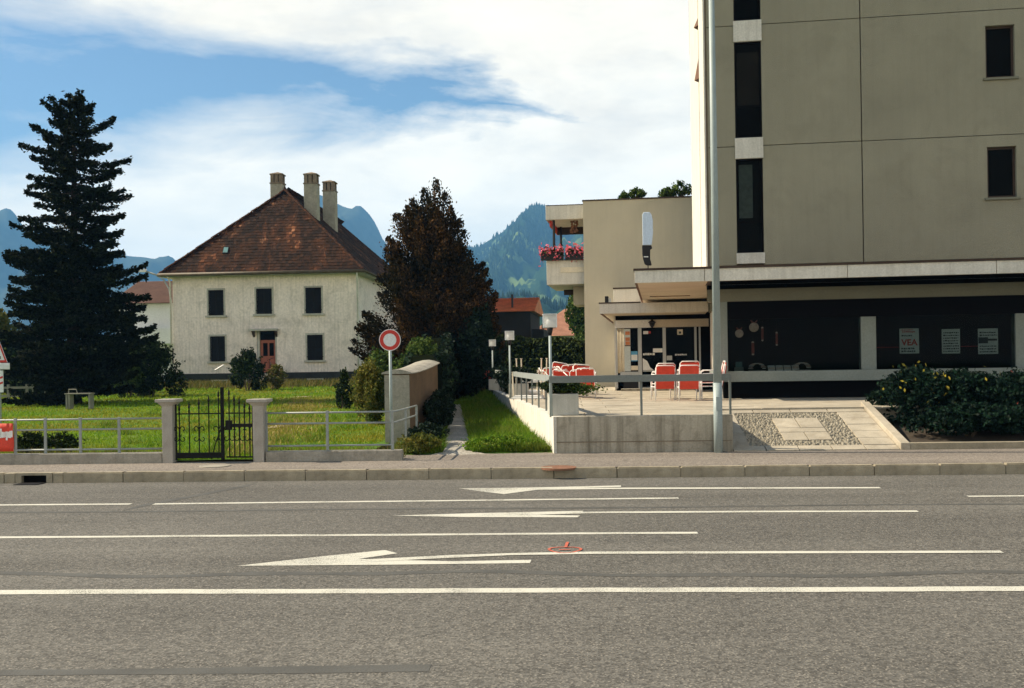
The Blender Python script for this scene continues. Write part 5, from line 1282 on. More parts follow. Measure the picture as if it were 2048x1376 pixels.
# =================================================================== HOUSES BEHIND
def gable_house(name, label, px0, px1, D, deg, y_eave, y_ridge, depth, wallmat, roofmat, hip=0.0, ov=.5, gable_front=False):
    o_ = W(px0, 700, D); f = Frame((o_.x, o_.y), deg); t_ = thing(name, label, 'house', (o_.x, o_.y, 0), f.a, 'houses in the background')
    w_ = f.hit(px1, 700, 0)[0]; ze = f.hit((px0 + px1) / 2, y_eave, 0)[1]; zr_ = W((px0 + px1) / 2, y_ridge, D + depth / 2).z
    box('wall', wallmat, t_, 0, w_, 0, depth, .3, ze)
    a, b, c, d = Vector((-ov, -ov, ze)), Vector((w_ + ov, -ov, ze)), Vector((w_ + ov, depth + ov, ze)), Vector((-ov, depth + ov, ze))
    r0, r1 = Vector((-ov + hip, depth / 2, zr_)), Vector((w_ + ov - hip, depth / 2, zr_))
    rr = MB().add([a, b, c, d, r0, r1], [(0, 1, 5, 4), (2, 3, 4, 5), (1, 2, 5), (3, 0, 4), (0, 3, 2, 1)]).build('roof', roofmat, t_)
    mb = MB(); 
    def bands(a_, b_, tl, tr_):
        n = 22
        for k in range(n):
            t0, t1 = k / n, (k + 1) / n; p0, p1 = a_.lerp(tl, t0), b_.lerp(tr_, t0); p2, p3 = b_.lerp(tr_, t1), a_.lerp(tl, t1)
            up = Vector((0, -.02, .05)); mb.add([p0 + up, p1 + up, p2 + up * .15, p3 + up * .15], [(0, 1, 2, 3)])
    bands(a, b, r0, r1); bands(b, c, r1, r1) if hip else None
    mb.build('tile_rows', roofmat, rr, fix=False)
    return t_, f, w_, ze, zr_
lh = gable_house('neighbour_house', 'pale neighbouring house with brown roof half hidden by the big fir', 232, 372, 92, -4, 607, 563, 12, M['blue_wall'], M['brown_tile'])
wbx = MB().box(1.0, 5.6, -1.0, 0, 4.0, 5.4).build('balcony', M['blue_wall'], lh[0])
for k in range(2):
    x = lh[1].hit(318 + k * 22, 640, 0)[0]; ww = MB().box(x, x + .9, -.03, -.003, 2.2, 3.6).build('window', M['dark'], lh[0])
ch_ = gable_house('chalet', 'dark timber house with bright orange roof beyond the hedge', 955, 1062, 78, -6, 624, 597, 9, M['chalet'], M['orange_tile'], ov=.35)
box('chimney_pipe', M['black'], ch_[0], ch_[2] * .62, ch_[2] * .62 + .15, 1.0, 1.15, ch_[3], ch_[3] + 1.4)
box('gable_lean', M['chalet'], ch_[0], ch_[2] + .002, ch_[2] + .9, 1.2, 8, .3, ch_[3] - 1.3)
pk = gable_house('tiled_house', 'house with faded pink hipped roof beside the pale chimney', 1063, 1215, 96, -8, 672, 618, 12, M['blue_wall'], M['pink_tile'], hip=3.2)
q = MB().box(0, .9, -1, 2.4, 0, .8).build('dormer', M['chalet'], pk[0]); q.location = (pk[2] * .12, 2.2, pk[3] + .4)
zpk = pk[3]
box('chimney', M['chimney'], pk[0], pk[2] * .49, pk[2] * .49 + .8, 6.2, 7.0, zpk + 1, pk[4] + 1.1)

# =================================================================== STREET FURNITURE, TERRACE THINGS
lp = W(1437, 905, 18.35); tall = thing('street_lamp_pole', 'tall grey street lamp pole standing before the shop', 'lamp post', (lp.x, lp.y, ZP - .01), 0)
r0 = 8.4 * 18.35 / F
MB().tube((0, 0, 0), (0, 0, 1.25), r0 * 1.06, n=16).build('base_sleeve', M['pole'], tall, smooth=True)
MB().tube((0, 0, 1.25), (0, 0, 9.5), r0 * .98, r0 * .62, n=16).build('shaft', M['pole'], tall, smooth=True)
MB().box(-.045, .045, -r0 * 1.06 - .006, -r0 * 1.06 + .02, .75, 1.0).build('access_door', M['pole'], tall)
MB().path([(0, 0, 9.5), (-.3, -.3, 10.0), (-1.2, -1.4, 10.3)], .05).build('arm', M['pole'], tall); MB().box(-1.9, -1.1, -1.6, -1.2, 10.2, 10.4).build('lamp_head', M['galv'], tall)
# far lamp with curved arm
fl2 = W(341, 745, 70); sl2 = thing('curved_street_lamp', 'slender street lamp with curved arm beside the old house', 'lamp post', (fl2.x, 70, .3), 0)
def fz(y): return W(340, y, 70).z - .3
def fx(x): return W(x, 560, 70).x - fl2.x
MB().path([(0, 0, 0), (fx(342.5), 0, fz(640)), (fx(341.5), 0, fz(600)), (fx(338), 0, fz(578)), (fx(328), 0, fz(560)), (fx(312), 0, fz(549)), (fx(292), 0, fz(542))], .06, 8).build('pole', M['galv'], sl2, smooth=True)
MB().box(fx(271), fx(293), -.15, .15, fz(543), fz(537)).build('lamp_head', M['sign_white'], sl2, bevel=.03)
# planters with lamps along the terrace side
for k, (lx, ly0, ly1, D, pw_) in enumerate(((1102, 629.5, 655, 18.95, 26), (1021, 663, 680, 28.9, 17.5), (986.5, 680, 692.5, 38.2, 12.8))):
    pc_ = W(lx, 800, D); s_ = pw_ * D / F
    pl_lab = ('concrete planter with low juniper at the terrace corner', 'concrete planter half way along the terrace side', 'concrete planter at the far end of the terrace side')[k]
    ang = math.atan2(dirL[1], dirL[0]) + SA - R(90)
    lm = thing('terrace_lamp', ('box lamp on a pole at the terrace corner', 'box lamp on a pole half way along the terrace side', 'box lamp on a pole at the far end of the terrace side')[k], 'lamp', (pc_.x, D, ZT - .02), 0, 'box lamps along the terrace side')
    zt_, zb_ = W(lx, ly0, D).z - ZT + .02, W(lx, ly1, D).z - ZT + .02
    MB().tube((0, 0, 0), (0, 0, zb_ - .12), .03, .026, n=10).build('pole', M['pole'], lm, smooth=True)
    MB().lathe((0, 0, zb_ - .15), [(.028, 0), (.045, .06), (.06, .15), (.02, .151)], 12).build('neck', M['black'], lm, smooth=True)
    h_ = s_ / 2; cage = MB()
    for sx in (-1, 1):
        for sy in (-1, 1): cage.box(sx * h_ - .008, sx * h_ + .008, sy * h_ - .008, sy * h_ + .008, zb_, zt_)
    cage.box(-h_ - .01, h_ + .01, -h_ - .01, h_ + .01, zt_, zt_ + .015).build('frame', M['sign_white'], lm)
    mbg = MB().box(-h_ + .006, h_ - .006, -h_ + .006, h_ - .006, zb_ + .003, zt_ - .003)
    mbg.build('shade', M['frosted'], lm)
    MB().box(-h_ * .98, h_ * .98, h_ * .9, h_ * .94, zb_ + .006, zt_ - .006).build('reflector', M['lampglass'], lm)
    MB().lathe((0, 0, zb_ + .02), [(.01, 0), (.06, .02), (.075, .08), (.055, .13), (.01, .15)], 12).build('bulb', M['bulb'], lm, smooth=True)
    if k == 2: continue
    off = 0.34
    pt = thing('planter', pl_lab, 'planter', (pc_.x + .24, D + .42, ZT + .001), ang, 'concrete planters on the terrace')
    W2 = .26; MB().box(-W2, W2, -.30, .30, 0, .40).build('trough', M['planter'], pt, bevel=.012)
    box('earth', M['soil'], pt, -W2 + .03, W2 - .03, -.27, .27, .401, .41)
pt = thing('planter', 'concrete planter with red flowers at the far end of the terrace side', 'planter', (W(993, 780, 37.6).x, 37.7, ZT + .001), 0, 'concrete planters on the terrace')
MB().box(-.28, .28, -.3, .3, 0, .4).build('trough', M['planter'], pt, bevel=.012); box('earth', M['soil'], pt, -.25, .25, -.27, .27, .401, .41)

# chairs: white tube frame, red webbing
def chair(label, loc, rz_, group='red garden chairs on the terrace', tilt=None):
    t_ = thing('garden_chair', label, 'chair', loc, rz_, group)
    w2, d2, sh, bh = .245, .24, .33, .86
    for sx in (-1, 1):
        MB().path([(sx * w2, -d2, 0), (sx * w2, -d2, sh), (sx * w2, -d2 - .0, .60), (sx * w2, -d2 + .08, .64), (sx * w2, d2, .64)], .014, 7).build('front_leg', M['white'], t_, smooth=True)
        MB().path([(sx * w2, d2 + .03, 0), (sx * w2, d2, sh), (sx * w2 * .98, d2 + .10, bh - .05)], .014, 7).build('rear_leg', M['white'], t_, smooth=True)
    MB().path([(-w2 * .98, d2 + .10, bh - .05), (-w2 * .8, d2 + .115, bh), (w2 * .8, d2 + .115, bh), (w2 * .98, d2 + .10, bh - .05)], .014, 7).build('top_rail', M['white'], t_, smooth=True)
    MB().path([(-w2, -d2, sh), (w2, -d2, sh), (w2, d2, sh), (-w2, d2, sh), (-w2, -d2, sh)], .012, 6).build('seat_frame', M['white'], t_, smooth=True)
    for k in range(2):
        x0, x1 = -w2 * .93, w2 * .93; z0, z1 = (sh - .05, sh + .19) if k == 0 else (sh + .20, bh - .03)
        y0, y1 = d2 + .01 + .1 * (z0 - sh) / .4, d2 + .01 + .1 * (z1 - sh) / .4
        MB().add([(x0, y0, z0), (x1, y0, z0), (x1, y1, z1), (x0, y1, z1), (x0, y0 + .012, z0), (x1, y0 + .012, z0), (x1, y1 + .012, z1), (x0, y1 + .012, z1)], [(0, 3, 2, 1), (4, 5, 6, 7), (0, 1, 5, 4), (1, 2, 6, 5), (2, 3, 7, 6), (3, 0, 4, 7)]).build('back_webbing', M['red_web'], t_)
    box('seat_webbing', M['red_web'], t_, -w2 * .93, w2 * .93, -d2 + .015, d2 - .015, sh - .008, sh + .008)
    return t_
def ch_at(px, py, z=ZT + .004): p = G(px, py, ZT); return (p.x, p.y, z)
c1_ = chair('red and white garden chair seen from behind, nearer the entrance doors', ch_at(1326, 800), R(180 + 4))
def place(px, py, rz_, label, z=ZT + .004, tilt=(0, 0)):
    c = copy_tree(c1_); c.location = ch_at(px, py, z); c.rotation_euler = (tilt[0], tilt[1], rz_); c['label'] = label; return c
place(1327, 797, R(184), 'red and white garden chair stacked on the one nearer the entrance doors', ZT + .055)
place(1376, 801, R(178), 'red and white garden chair seen from behind, beside the street lamp pole')
place(1377, 798, R(178), 'red and white garden chair stacked on the one beside the street lamp pole', ZT + .10)
place(1422, 799, R(-96), 'red and white garden chair turned sideways behind the lamp pole')
place(1421, 799, R(-96), 'red and white garden chair stacked topmost behind the lamp pole', ZT + .09)
# folded-over chairs tipped against the upturned tables
tp = [(1174, 797, 172, (-12, 0), 'tipped red garden chair nearest the beige wall', .0), (1150, 795, 196, (-20, 10), 'tipped red garden chair in the middle of the heap', .0),
      (1128, 794, 165, (-26, -8), 'tipped red garden chair leaning behind the corner planter', .02), (1106, 792, 205, (-30, 14), 'tipped red garden chair leaning on the upturned tables', .02),
      (1160, 789, 178, (-16, -4), 'tipped red garden chair at the back of the heap', .10), (1138, 788, 186, (-20, 6), 'tipped red garden chair at the back of the heap behind the planter', .12),
      (1116, 786, 175, (-18, -10), 'tipped red garden chair highest in the heap beside the tables', .16), (1096, 788, 190, (-24, 4), 'tipped red garden chair at the open end of the heap', .08)]
for px, py, rz_, (tx, ty), lab, dz in tp: place(px, py, R(rz_), lab, ZT + .004 + abs(ty) * .004 + abs(tx) * .0035 + dz, (R(tx), R(ty)))
# upturned white tables
def table(label, px, py, rz_, z0):
    p = G(px, py, ZT); t_ = thing('garden_table', label, 'table', (p.x, p.y, ZT + z0), rz_, 'upturned white tables on the terrace')
    MB().box(-.45, .45, -.35, .35, 0, .03).build('top', M['white'], t_, bevel=.008)
    MB().box(-.40, .40, -.30, .30, .031, .08).build('apron', M['white'], t_)
    for sx in (-1, 1):
        for sy in (-1, 1):
            MB().tube((sx * .38, sy * .28, .03), (sx * .40, sy * .30, .72), .022, .018, n=8).build('leg', M['cream'], t_); MB().box(sx * .40 - .03, sx * .40 + .03, sy * .30 - .02, sy * .30 + .02, .72, .74).build('foot', M['cream'], t_)
table('upturned white garden table, lower one of the pile', 1058, 797, R(-10), .005)
table('upturned white garden table, topmost of the pile', 1064, 790, R(14), .38)
table('upturned white garden table standing farthest back', 1078, 786, R(-4), .01)
table('white garden table turned upside down at the bottom of the back pile', 1052, 788, R(3), .01)
# garden table under the fir
gt = W(160, 797, 38.6); g_ = thing('garden_bench', 'pale weathered bench frame standing under the big fir', 'bench', (gt.x, 38.6, lawn_z(22.5)), R(-6))
MB().box(-.52, .50, -.18, .18, .56, .60).build('seat', M['wood_grey'], g_, bevel=.006)
for x in (-.46, -.36, .44): MB().box(x - .035, x + .035, -.14, .14, 0, .558).build('leg', M['wood_grey'], g_)
MB().path([(-.50, .1, .60), (-.50, .1, .74), (-.20, .1, .74), (-.16, .1, .60)], .02).build('handle', M['wood_grey'], g_)
ob = W(64, 758, 46); o_ = thing('orange_board', 'small orange brown board in the shade under the fir', 'board', (ob.x, 46, lawn_z(30)), 0)
MB().box(-.15, .15, -.02, .02, W(64, 764, 46).z - lawn_z(30), W(64, 753, 46).z - lawn_z(30)).build('panel', M['orange_ink'], o_); MB().box(-.03, .03, .021, .06, 0, .9).build('post', M['wood_grey'], o_)
ff = W(20, 795, 46); f_ = thing('field_fence', 'low grey rail fence beyond the lawn at the fir', 'fence', (ff.x, 47, lawn_z(31)), R(-3))
for z in (.18, .55): MB().box(-3.4, 1.2, -.02, .02, z, z + .1).build('rail', M['wood_grey'], f_)
for k in range(6): MB().box(-3.3 + k * .88, -3.2 + k * .88, .021, .10, -.1, .75).build('post', M['wood_grey'], f_)
# =================================================================== PLANTS
ng = np.random.default_rng(11)
def np_mesh(name, verts, nper, mat, parent=None):
    n = len(verts) // nper; m = bpy.data.meshes.new(name)
    m.vertices.add(len(verts)); m.vertices.foreach_set('co', np.ascontiguousarray(verts, dtype=np.float32).ravel())
    m.loops.add(n * nper); m.loops.foreach_set('vertex_index', np.arange(n * nper, dtype=np.int32))
    m.polygons.add(n); m.polygons.foreach_set('loop_start', np.arange(0, n * nper, nper, dtype=np.int32)); m.polygons.foreach_set('loop_total', np.full(n, nper, dtype=np.int32))
    m.update(calc_edges=True); m.validate()
    return link(name, m, mat, parent)
def unit(a): return a / np.maximum(1e-9, np.linalg.norm(a, axis=1, keepdims=True))
def leaf_quads(c, size, axis=None, spread=1.0, aspect=0.55):
    """diamond leaves at centres c; axis: preferred long direction"""
    n = len(c); a = ng.normal(size=(n, 3)) * spread
    if axis is not None: a = a + axis
    a = unit(a); b = unit(np.cross(a, ng.normal(size=(n, 3))))
    s = np.asarray(size).reshape(-1, 1) * ng.uniform(.7, 1.3, (n, 1))
    v = np.empty((n, 4, 3)); v[:, 0] = c - a * s; v[:, 1] = c + b * s * aspect; v[:, 2] = c + a * s; v[:, 3] = c - b * s * aspect
    return v.reshape(-1, 3)
def shell_pts(n, r, inner=.55):
    d = unit(ng.normal(size=(n, 3))); return d * (inner + (1 - inner) * ng.uniform(0, 1, (n, 1)) ** .5) * np.array(r)
def bush(name, label, cat, base, size, n, leaf, mat, lumps=9, group=None, cone=False, stems=5, droop=0.0):
    """base: ground point; size: (rx, ry, height)"""
    t_ = thing(name, label, cat, base, 0, group); rx, ry, h = size; cs = []
    lumps = int(lumps * 1.7)
    for k in range(lumps):
        f = rnd.uniform(.12, .95); sh = (1 - f) ** .7 if cone else math.sqrt(max(.05, 1 - (2 * f - .85) ** 2))
        an = rnd.uniform(0, 6.283); rr = rnd.uniform(.2, 1.0) * sh
        c = np.array([rx * rr * math.cos(an), ry * rr * math.sin(an), h * f]); q = rnd.uniform(.14, .40) * (1.15 - .5 * f if cone else 1)
        cs.append(c + shell_pts(n // lumps, (rx * q * 1.1, ry * q * 1.1, h * q * .75), .45))
    for k in range(lumps * 4):
        an = rnd.uniform(0, 6.283); f = rnd.uniform(.3, 1.0); sh = (1 - f) ** .7 + .1 if cone else math.sqrt(max(.08, 1 - (2 * f - .85) ** 2)); s_ = ng.uniform(0, 1, 22)[:, None]
        b0 = np.array([rx * sh * .6 * math.cos(an), ry * sh * .6 * math.sin(an), h * f * .85]); gl_ = rnd.uniform(.85, 1.3); b1 = np.array([rx * sh * gl_ * math.cos(an), ry * sh * gl_ * math.sin(an), h * (f * 1.02 + .10 * gl_)])
        cs.append(b0 + (b1 - b0) * s_ + ng.normal(size=(22, 3)) * leaf * .7)
    c = np.concatenate(cs); c[:, 2] = np.abs(c[:, 2]) + .02
    np_mesh('foliage', leaf_quads(c, leaf, np.array([[0, 0, .3 - droop]])), 4, mat, t_)
    for k in range(stems):
        an = k / max(1, stems) * 6.283 + rnd.uniform(0, .6)
        MB().path([(0.06 * math.cos(an), .06 * math.sin(an), -.05), (rx * .25 * math.cos(an), ry * .25 * math.sin(an), h * .35), (rx * .45 * math.cos(an), ry * .45 * math.sin(an), h * .75)], [.03, .02, .008], 5).build('stem', M['twig'], t_)
    return t_
def gp(px, D): p = W(px, 760, D); v = S.inv(p)[1]; return (p.x, p.y, lawn_z(v) - .01)

# ---- the big fir
fD = 43.0; fb = W(146, 800, fD); zb = lawn_z(S.inv(fb)[1]); ftop = W(149, 188, fD)
fir = thing('fir_tree', 'huge dark fir with open drooping tiers beside the old house', 'tree', (fb.x, fD, zb), 0)
Hf = ftop.z - zb; lean = (ftop.x - fb.x)
def axis(z): t = z / Hf; return np.array([lean * t, 0, z])
MB().path([tuple(axis(z) ) for z in (-.2, .6, 3, 6, 9, Hf - .1)], [.42, .30, .25, .19, .11, .02], 10).build('trunk', M['fir_bark'], fir, smooth=True)
rt = [(0.3, 2.9), (1.2, 3.3), (2.4, 3.5), (3.5, 3.4), (4.6, 3.2), (5.8, 3.05), (7, 2.9), (8.1, 2.6), (9.1, 2.4), (10, 2.3), (11.1, 2.0), (11.8, 1.6), (12.3, 1.1), (12.8, .55), (Hf + .1, .12)]
RZ = lambda z: float(np.interp(z, [a for a, _ in rt], [b for _, b in rt]))
leaves, bmb, az = [], MB(), 0.0
z = .55
while z < Hf - .25:
    nb_ = 6 if z > 6.5 else 7
    for k in range(nb_):
        az += 2.39996 + rnd.uniform(-.3, .3); Rr = RZ(z) * .93; L = Rr * rnd.uniform(.60, 1.08) * (1.0 if z < 11.5 else rnd.uniform(.7, 1.2))
        if rnd.random() < .07 and z > 4: L *= .5
        out_ = np.array([math.cos(az), math.sin(az), 0]); lat = np.array([-math.sin(az), math.cos(az), 0]); b0 = axis(min(Hf - .15, z + rnd.uniform(-.28, .28)))
        dr_ = rnd.uniform(.02, .30) if z < 10.5 else rnd.uniform(-.35, .05); upt = rnd.uniform(.10, .24)
        def bp(s): return b0 + out_ * (L * s) + np.array([0, 0, 1]) * (-dr_ * L * s + upt * L * s ** 2.6)
        bmb.path([tuple(bp(s)) for s in (0, .35, .7, .97)], [.035, .025, .016, .006], 4)
        n = int(50 + L * (230 if z < 7 else 165)); s = ng.uniform(.10, 1.02, n) ** .8
        pos = b0 + np.outer(L * s, out_); pos[:, 2] += -dr_ * L * s + upt * L * s ** 2.6
        wd2 = (.30 * (1 - s) * min(L, 2.6) * (.5 if z < 6 else .36) + .08)
        pos += lat * (ng.normal(size=(n, 1)) * wd2[:, None]); pos[:, 2] += -np.abs(ng.normal(size=n)) * .10 * (1.1 - s * .5) + ng.normal(size=n) * .05
        tips = rnd.randint(2, 4)
        leaves.append(leaf_quads(pos, .082, out_[None] * 1.1 + np.array([[0, 0, .25]]), .75, .5))
    z += .25 + rnd.uniform(-.03, .05) + (.12 if z > 6.5 else 0)
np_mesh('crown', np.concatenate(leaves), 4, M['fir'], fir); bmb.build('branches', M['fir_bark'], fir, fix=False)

# ---- the bronze conifer beside the path
tD = 42.0; tb = W(868, 800, tD); zb2 = lawn_z(S.inv(tb)[1])
thj = thing('bronze_conifer', 'big red brown conifer with many pointed plumes behind the garden wall', 'tree', (tb.x, tD, zb2), 0)
mpx = tD / F
prof = [(365, 878, 10, 8), (385, 876, 26, 24), (400, 872, 42, 36), (430, 868, 62, 50), (465, 868, 80, 66), (500, 868, 92, 82), (540, 868, 102, 104), (580, 868, 112, 122), (620, 868, 124, 136), (660, 868, 148, 142), (700, 868, 150, 140), (760, 868, 125, 125), (800, 868, 60, 60)]
pys = [p[0] for p in prof]
def thp(y): return [float(np.interp(y, pys, [p[k] for p in prof])) for k in (1, 2, 3)]
MB().path([(0, 0, -.2), (.05, 0, 3), (.1, 0, 6), (.15, 0, 8.6)], [.35, .25, .14, .03], 9).build('trunk', M['bark'], thj, smooth=True)
leaves = []
def plume(base, tip, r, n, size=.062):
    s = ng.uniform(0, 1, n) ** .85; d = tip - base; pos = base + np.outer(s, d)
    rad = r * (np.sin(np.clip(s * .9 + .10, 0, 1) * math.pi) ** .7 + .06)
    pos += ng.normal(size=(n, 3)) * (rad * .52)[:, None]
    leaves.append(leaf_quads(pos, size, unit(d[None]) * 1.4, .8, .5))
for y0, nn_ in ((430, 9), (455, 10), (485, 13), (515, 14), (545, 15), (575, 16), (605, 17), (640, 18), (675, 18), (710, 18), (745, 16), (775, 12)):
    for k in range(nn_):
        y = y0 + rnd.uniform(-18, 18); cx, l, r_ = thp(y); an = rnd.uniform(0, 6.283); ca, sa_ = math.cos(an), math.sin(an)
        rad = (l if ca < 0 else r_) * mpx; dep = (l + r_) / 2 * mpx
        zt = W(868, y, tD).z - zb2; ht = rnd.uniform(.8, 1.6); f = rnd.uniform(.80, 1.12)
        cxm = (cx - 868) * mpx
        tip = np.array([cxm + rad * ca * f, dep * sa_ * f, zt + .1]); base = np.array([cxm + rad * ca * .52, dep * sa_ * .52, max(.2, zt - ht)])
        plume(base, tip, rnd.uniform(.22, .48), 560)
for (x, y, yb, dy) in ((881, 360, 430, 0), (852, 374, 440, .3), (860, 392, 450, .3), (898, 388, 445, -.2), (830, 397, 455, .2), (846, 420, 480, -.5), (912, 425, 490, .4), (795, 428, 490, .1), (935, 462, 520, -.2), (780, 475, 540, 0), (868, 405, 480, -.6), (815, 440, 510, -.4), (890, 430, 500, -.6)):
    t0 = np.array([(x - 868) * mpx, dy, W(x, y, tD).z - zb2]); b0 = np.array([(x + (868 - x) * .3 - 868) * mpx, dy * .6, W(x, yb, tD).z - zb2]); plume(b0, t0, .34, 420)
cz = ng.uniform(.3, 1, 26000) ** .8; core = unit(ng.normal(size=(26000, 3))) * np.array([[1, 1, 0]]); cz = (cz - .3) / .7; core = core * (2.2 * (1 - cz) ** .75 + .15)[:, None] * ng.uniform(.5, 1.0, (26000, 1)); core[:, 2] = .6 + cz * 7.2; core[:, 0] += .12; leaves.append(leaf_quads(core, .075, None, 1, .7))
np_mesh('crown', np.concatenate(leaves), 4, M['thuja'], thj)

# ---- smaller trees and hedges
def broad_tree(name, label, base, h, r, n, leaf, mat, group=None, trunk=.35):
    t_ = thing(name, label, 'tree', base, 0, group)
    MB().path([(0, 0, -.1), (.03 * h, 0, h * .3), (0, .02 * h, h * .75)], [h * .028, h * .02, h * .006], 8).build('trunk', M['bark'], t_, smooth=True)
    cs = []
    for k in range(16):
        f = rnd.uniform(.2, .95); an = rnd.uniform(0, 6.283); rr = r * rnd.uniform(.1, .7) * math.sqrt(max(.1, 1 - (2 * f - 1.0) ** 2))
        cs.append(np.array([rr * math.cos(an), rr * math.sin(an), h * trunk + h * (1 - trunk) * f]) + shell_pts(n // 16, (r * .42, r * .42, h * .14), .4))
    np_mesh('crown', leaf_quads(np.concatenate(cs), leaf), 4, mat, t_); return t_
broad_tree('garden_tree', 'dense green tree in the gap between tiled house and beige wing', gp(1163, 62), 5.6, 1.25, 9000, .10, M['shrub'], 'small trees in the background', .15)
broad_tree('garden_tree', 'light green tree at the edge beside the fir', gp(-14, 60), 5.2, 1.5, 7000, .11, M['shrub_yellow'], 'small trees in the background', .2)
def hedge(name, label, p0, p1, w_, h0, h1, n, leaf, mat, group='hedges'):
    p0, p1 = Vector(p0), Vector(p1); d = p1 - p0; L = d.length; t_ = thing(name, label, 'hedge', tuple(p0), math.atan2(d.y, d.x), group)
    k = n; s = ng.uniform(0, 1, k); hh = h0 + (h1 - h0) * s + .06 * np.sin(s * L * 2.1) + ng.normal(size=k) * .03
    face = ng.integers(0, 3, k); x = s * L; y = np.where(face == 0, -w_ / 2, np.where(face == 1, w_ / 2, ng.uniform(-w_ / 2, w_ / 2))) + ng.normal(size=k) * .06; zq = np.where(face == 2, hh, ng.uniform(0, 1, k) * hh)
    np_mesh('foliage', leaf_quads(np.stack([x, y, zq], 1), leaf), 4, mat, t_)
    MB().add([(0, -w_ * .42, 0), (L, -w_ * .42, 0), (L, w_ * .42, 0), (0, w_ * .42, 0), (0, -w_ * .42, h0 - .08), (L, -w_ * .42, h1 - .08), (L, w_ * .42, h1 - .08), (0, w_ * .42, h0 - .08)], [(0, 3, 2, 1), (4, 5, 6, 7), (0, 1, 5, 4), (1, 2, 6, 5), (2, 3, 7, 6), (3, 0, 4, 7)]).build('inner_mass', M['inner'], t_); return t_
ha, hb = gp(995, 49), gp(1180, 46)
hedge('hedge', 'clipped dark hedge closing the terrace from the gardens behind', ha, hb, 1.2, W(1040, 673, 48).z - ha[2], W(1160, 690, 47).z - hb[2] + .1, 9000, .08, M['hedge'])
ha, hb = gp(-60, 58), gp(262, 55)
hedge('hedge', 'dark hedge in the shade behind the big fir', ha, hb, 1.4, 2.9, 2.6, 8000, .11, M['yew'])
# green rail at the end of the terrace
ge = W(1110, 731, 43); tag(MB().box(-.2, 1.35, 0, .06, W(1140, 735, 43).z, W(1140, 728, 43).z).box(1.20, 1.26, .061, .1, ZT - .1, W(1140, 735, 43).z + .02).box(0, .06, .061, .1, ZT - .1, W(1140, 735, 43).z + .02).build('end_railing', M['rail_paint'], None, loc=(ge.x, 43, 0), rotz=R(-8)), 'plain grey rail at the far end of the terrace', 'railing')

_h = hedge('hedge', 'dark overgrown hedge continuing the garden wall along the footpath', (-2.25, 26.5, lawn_z(10)), (-3.0, 42, lawn_z(26)), 1.0, 1.75, 2.9, 9000, .075, M['ivy'])
bush('bush', 'dark undergrowth against the brown face of the garden wall', 'bush', (-1.72, 24.4, lawn_z(8)), (.30, 2.0, .85), 5000, .04, M['ivy'], 12, 'bushes along the footpath')
bush('bush', 'dark ivy covered bush at the end of the footpath', 'bush', gp(962, 40), (.85, 1.0, 3.3), 9000, .075, M['ivy'], 14, 'bushes along the footpath')
bush('bush', 'shaded bush under the bronze conifer beside the footpath', 'bush', gp(905, 41), (.9, .9, 2.5), 6000, .075, M['ivy'], 12, 'bushes along the footpath')
bush('bush', 'deeply shaded undergrowth between garden wall and footpath end', 'bush', gp(868, 33), (.75, 2.4, 1.9), 6000, .06, M['ivy'], 12, 'bushes along the footpath')
bush('bush', 'green bush rising behind the curved garden wall', 'bush', gp(845, 30), (.85, 1.0, 2.15), 9000, .05, M['shrub'], 16, 'bushes by the garden wall')
bush('bush', 'yellowing bush leaning on the end of the garden wall', 'bush', gp(738, 28), (.50, .7, 1.55), 9000, .04, M['shrub_yellow'], 14, 'bushes by the garden wall')
bush('bush', 'small conical dark yew on the lawn before the yellowing bush', 'bush', gp(688, 36), (.36, .36, 1.25), 3000, .045, M['yew'], 8, 'bushes by the garden wall', True)
bush('bush', 'bushy green shrub filling the gap behind the yellowing bush', 'bush', gp(762, 36), (.85, .9, 1.9), 7000, .06, M['shrub'], 12, 'bushes by the garden wall')
bush('bush', 'dark rounded shrub before the front steps of the house', 'bush', gp(495, 56), (.95, .9, 2.1), 7000, .065, M['yew'], 12, 'shrubs before the old house')
bush('bush', 'thin yellowish shrub just right of the house steps', 'bush', gp(552, 57), (.55, .5, 1.25), 2200, .06, M['weed'], 9, 'shrubs before the old house')
bush('bush', 'large dark bush at the corner between house and fir', 'bush', gp(303, 50), (1.35, 1.2, 2.6), 11000, .07, M['yew'], 16, 'shrubs before the old house')
bush('bush', 'loose green shrub in front of the dark corner bush', 'bush', gp(258, 49), (.6, .6, 1.5), 3500, .06, M['shrub'], 9, 'shrubs before the old house')
bush('bush', 'low dark shrub behind the railing beside the banner', 'bush', (W(62, 880, 19.6).x, 19.6, .2), (.42, .28, .42), 2200, .028, M['yew'], 7, 'low shrubs behind the railing')
bush('bush', 'low dark shrub behind the railing second from the banner', 'bush', (W(122, 880, 19.6).x, 19.6, .2), (.34, .28, .38), 1800, .028, M['yew'], 6, 'low shrubs behind the railing')
# footpath verge clumps
bush('grass_clump', 'yellow green weed clump at the foot of the railing end', 'plant', (W(838, 900, 18.85).x, 19.0, .2), (.40, .25, .30), 2200, .03, M['shrub_yellow'], 7, 'weed clumps by the footpath')
bush('grass_clump', 'dark weed clump between the garden wall and the gravel', 'plant', (W(850, 880, 20.0).x, 20.4, .2), (.38, .8, .42), 2200, .03, M['ivy'], 8, 'weed clumps by the footpath')
bush('ground_cover', 'round green cushion plant at the mouth of the footpath', 'plant', (W(1003, 895, 19.1).x, 19.25, .18), (.68, .42, .26), 6000, .024, M['verge'], 12, 'weed clumps by the footpath')
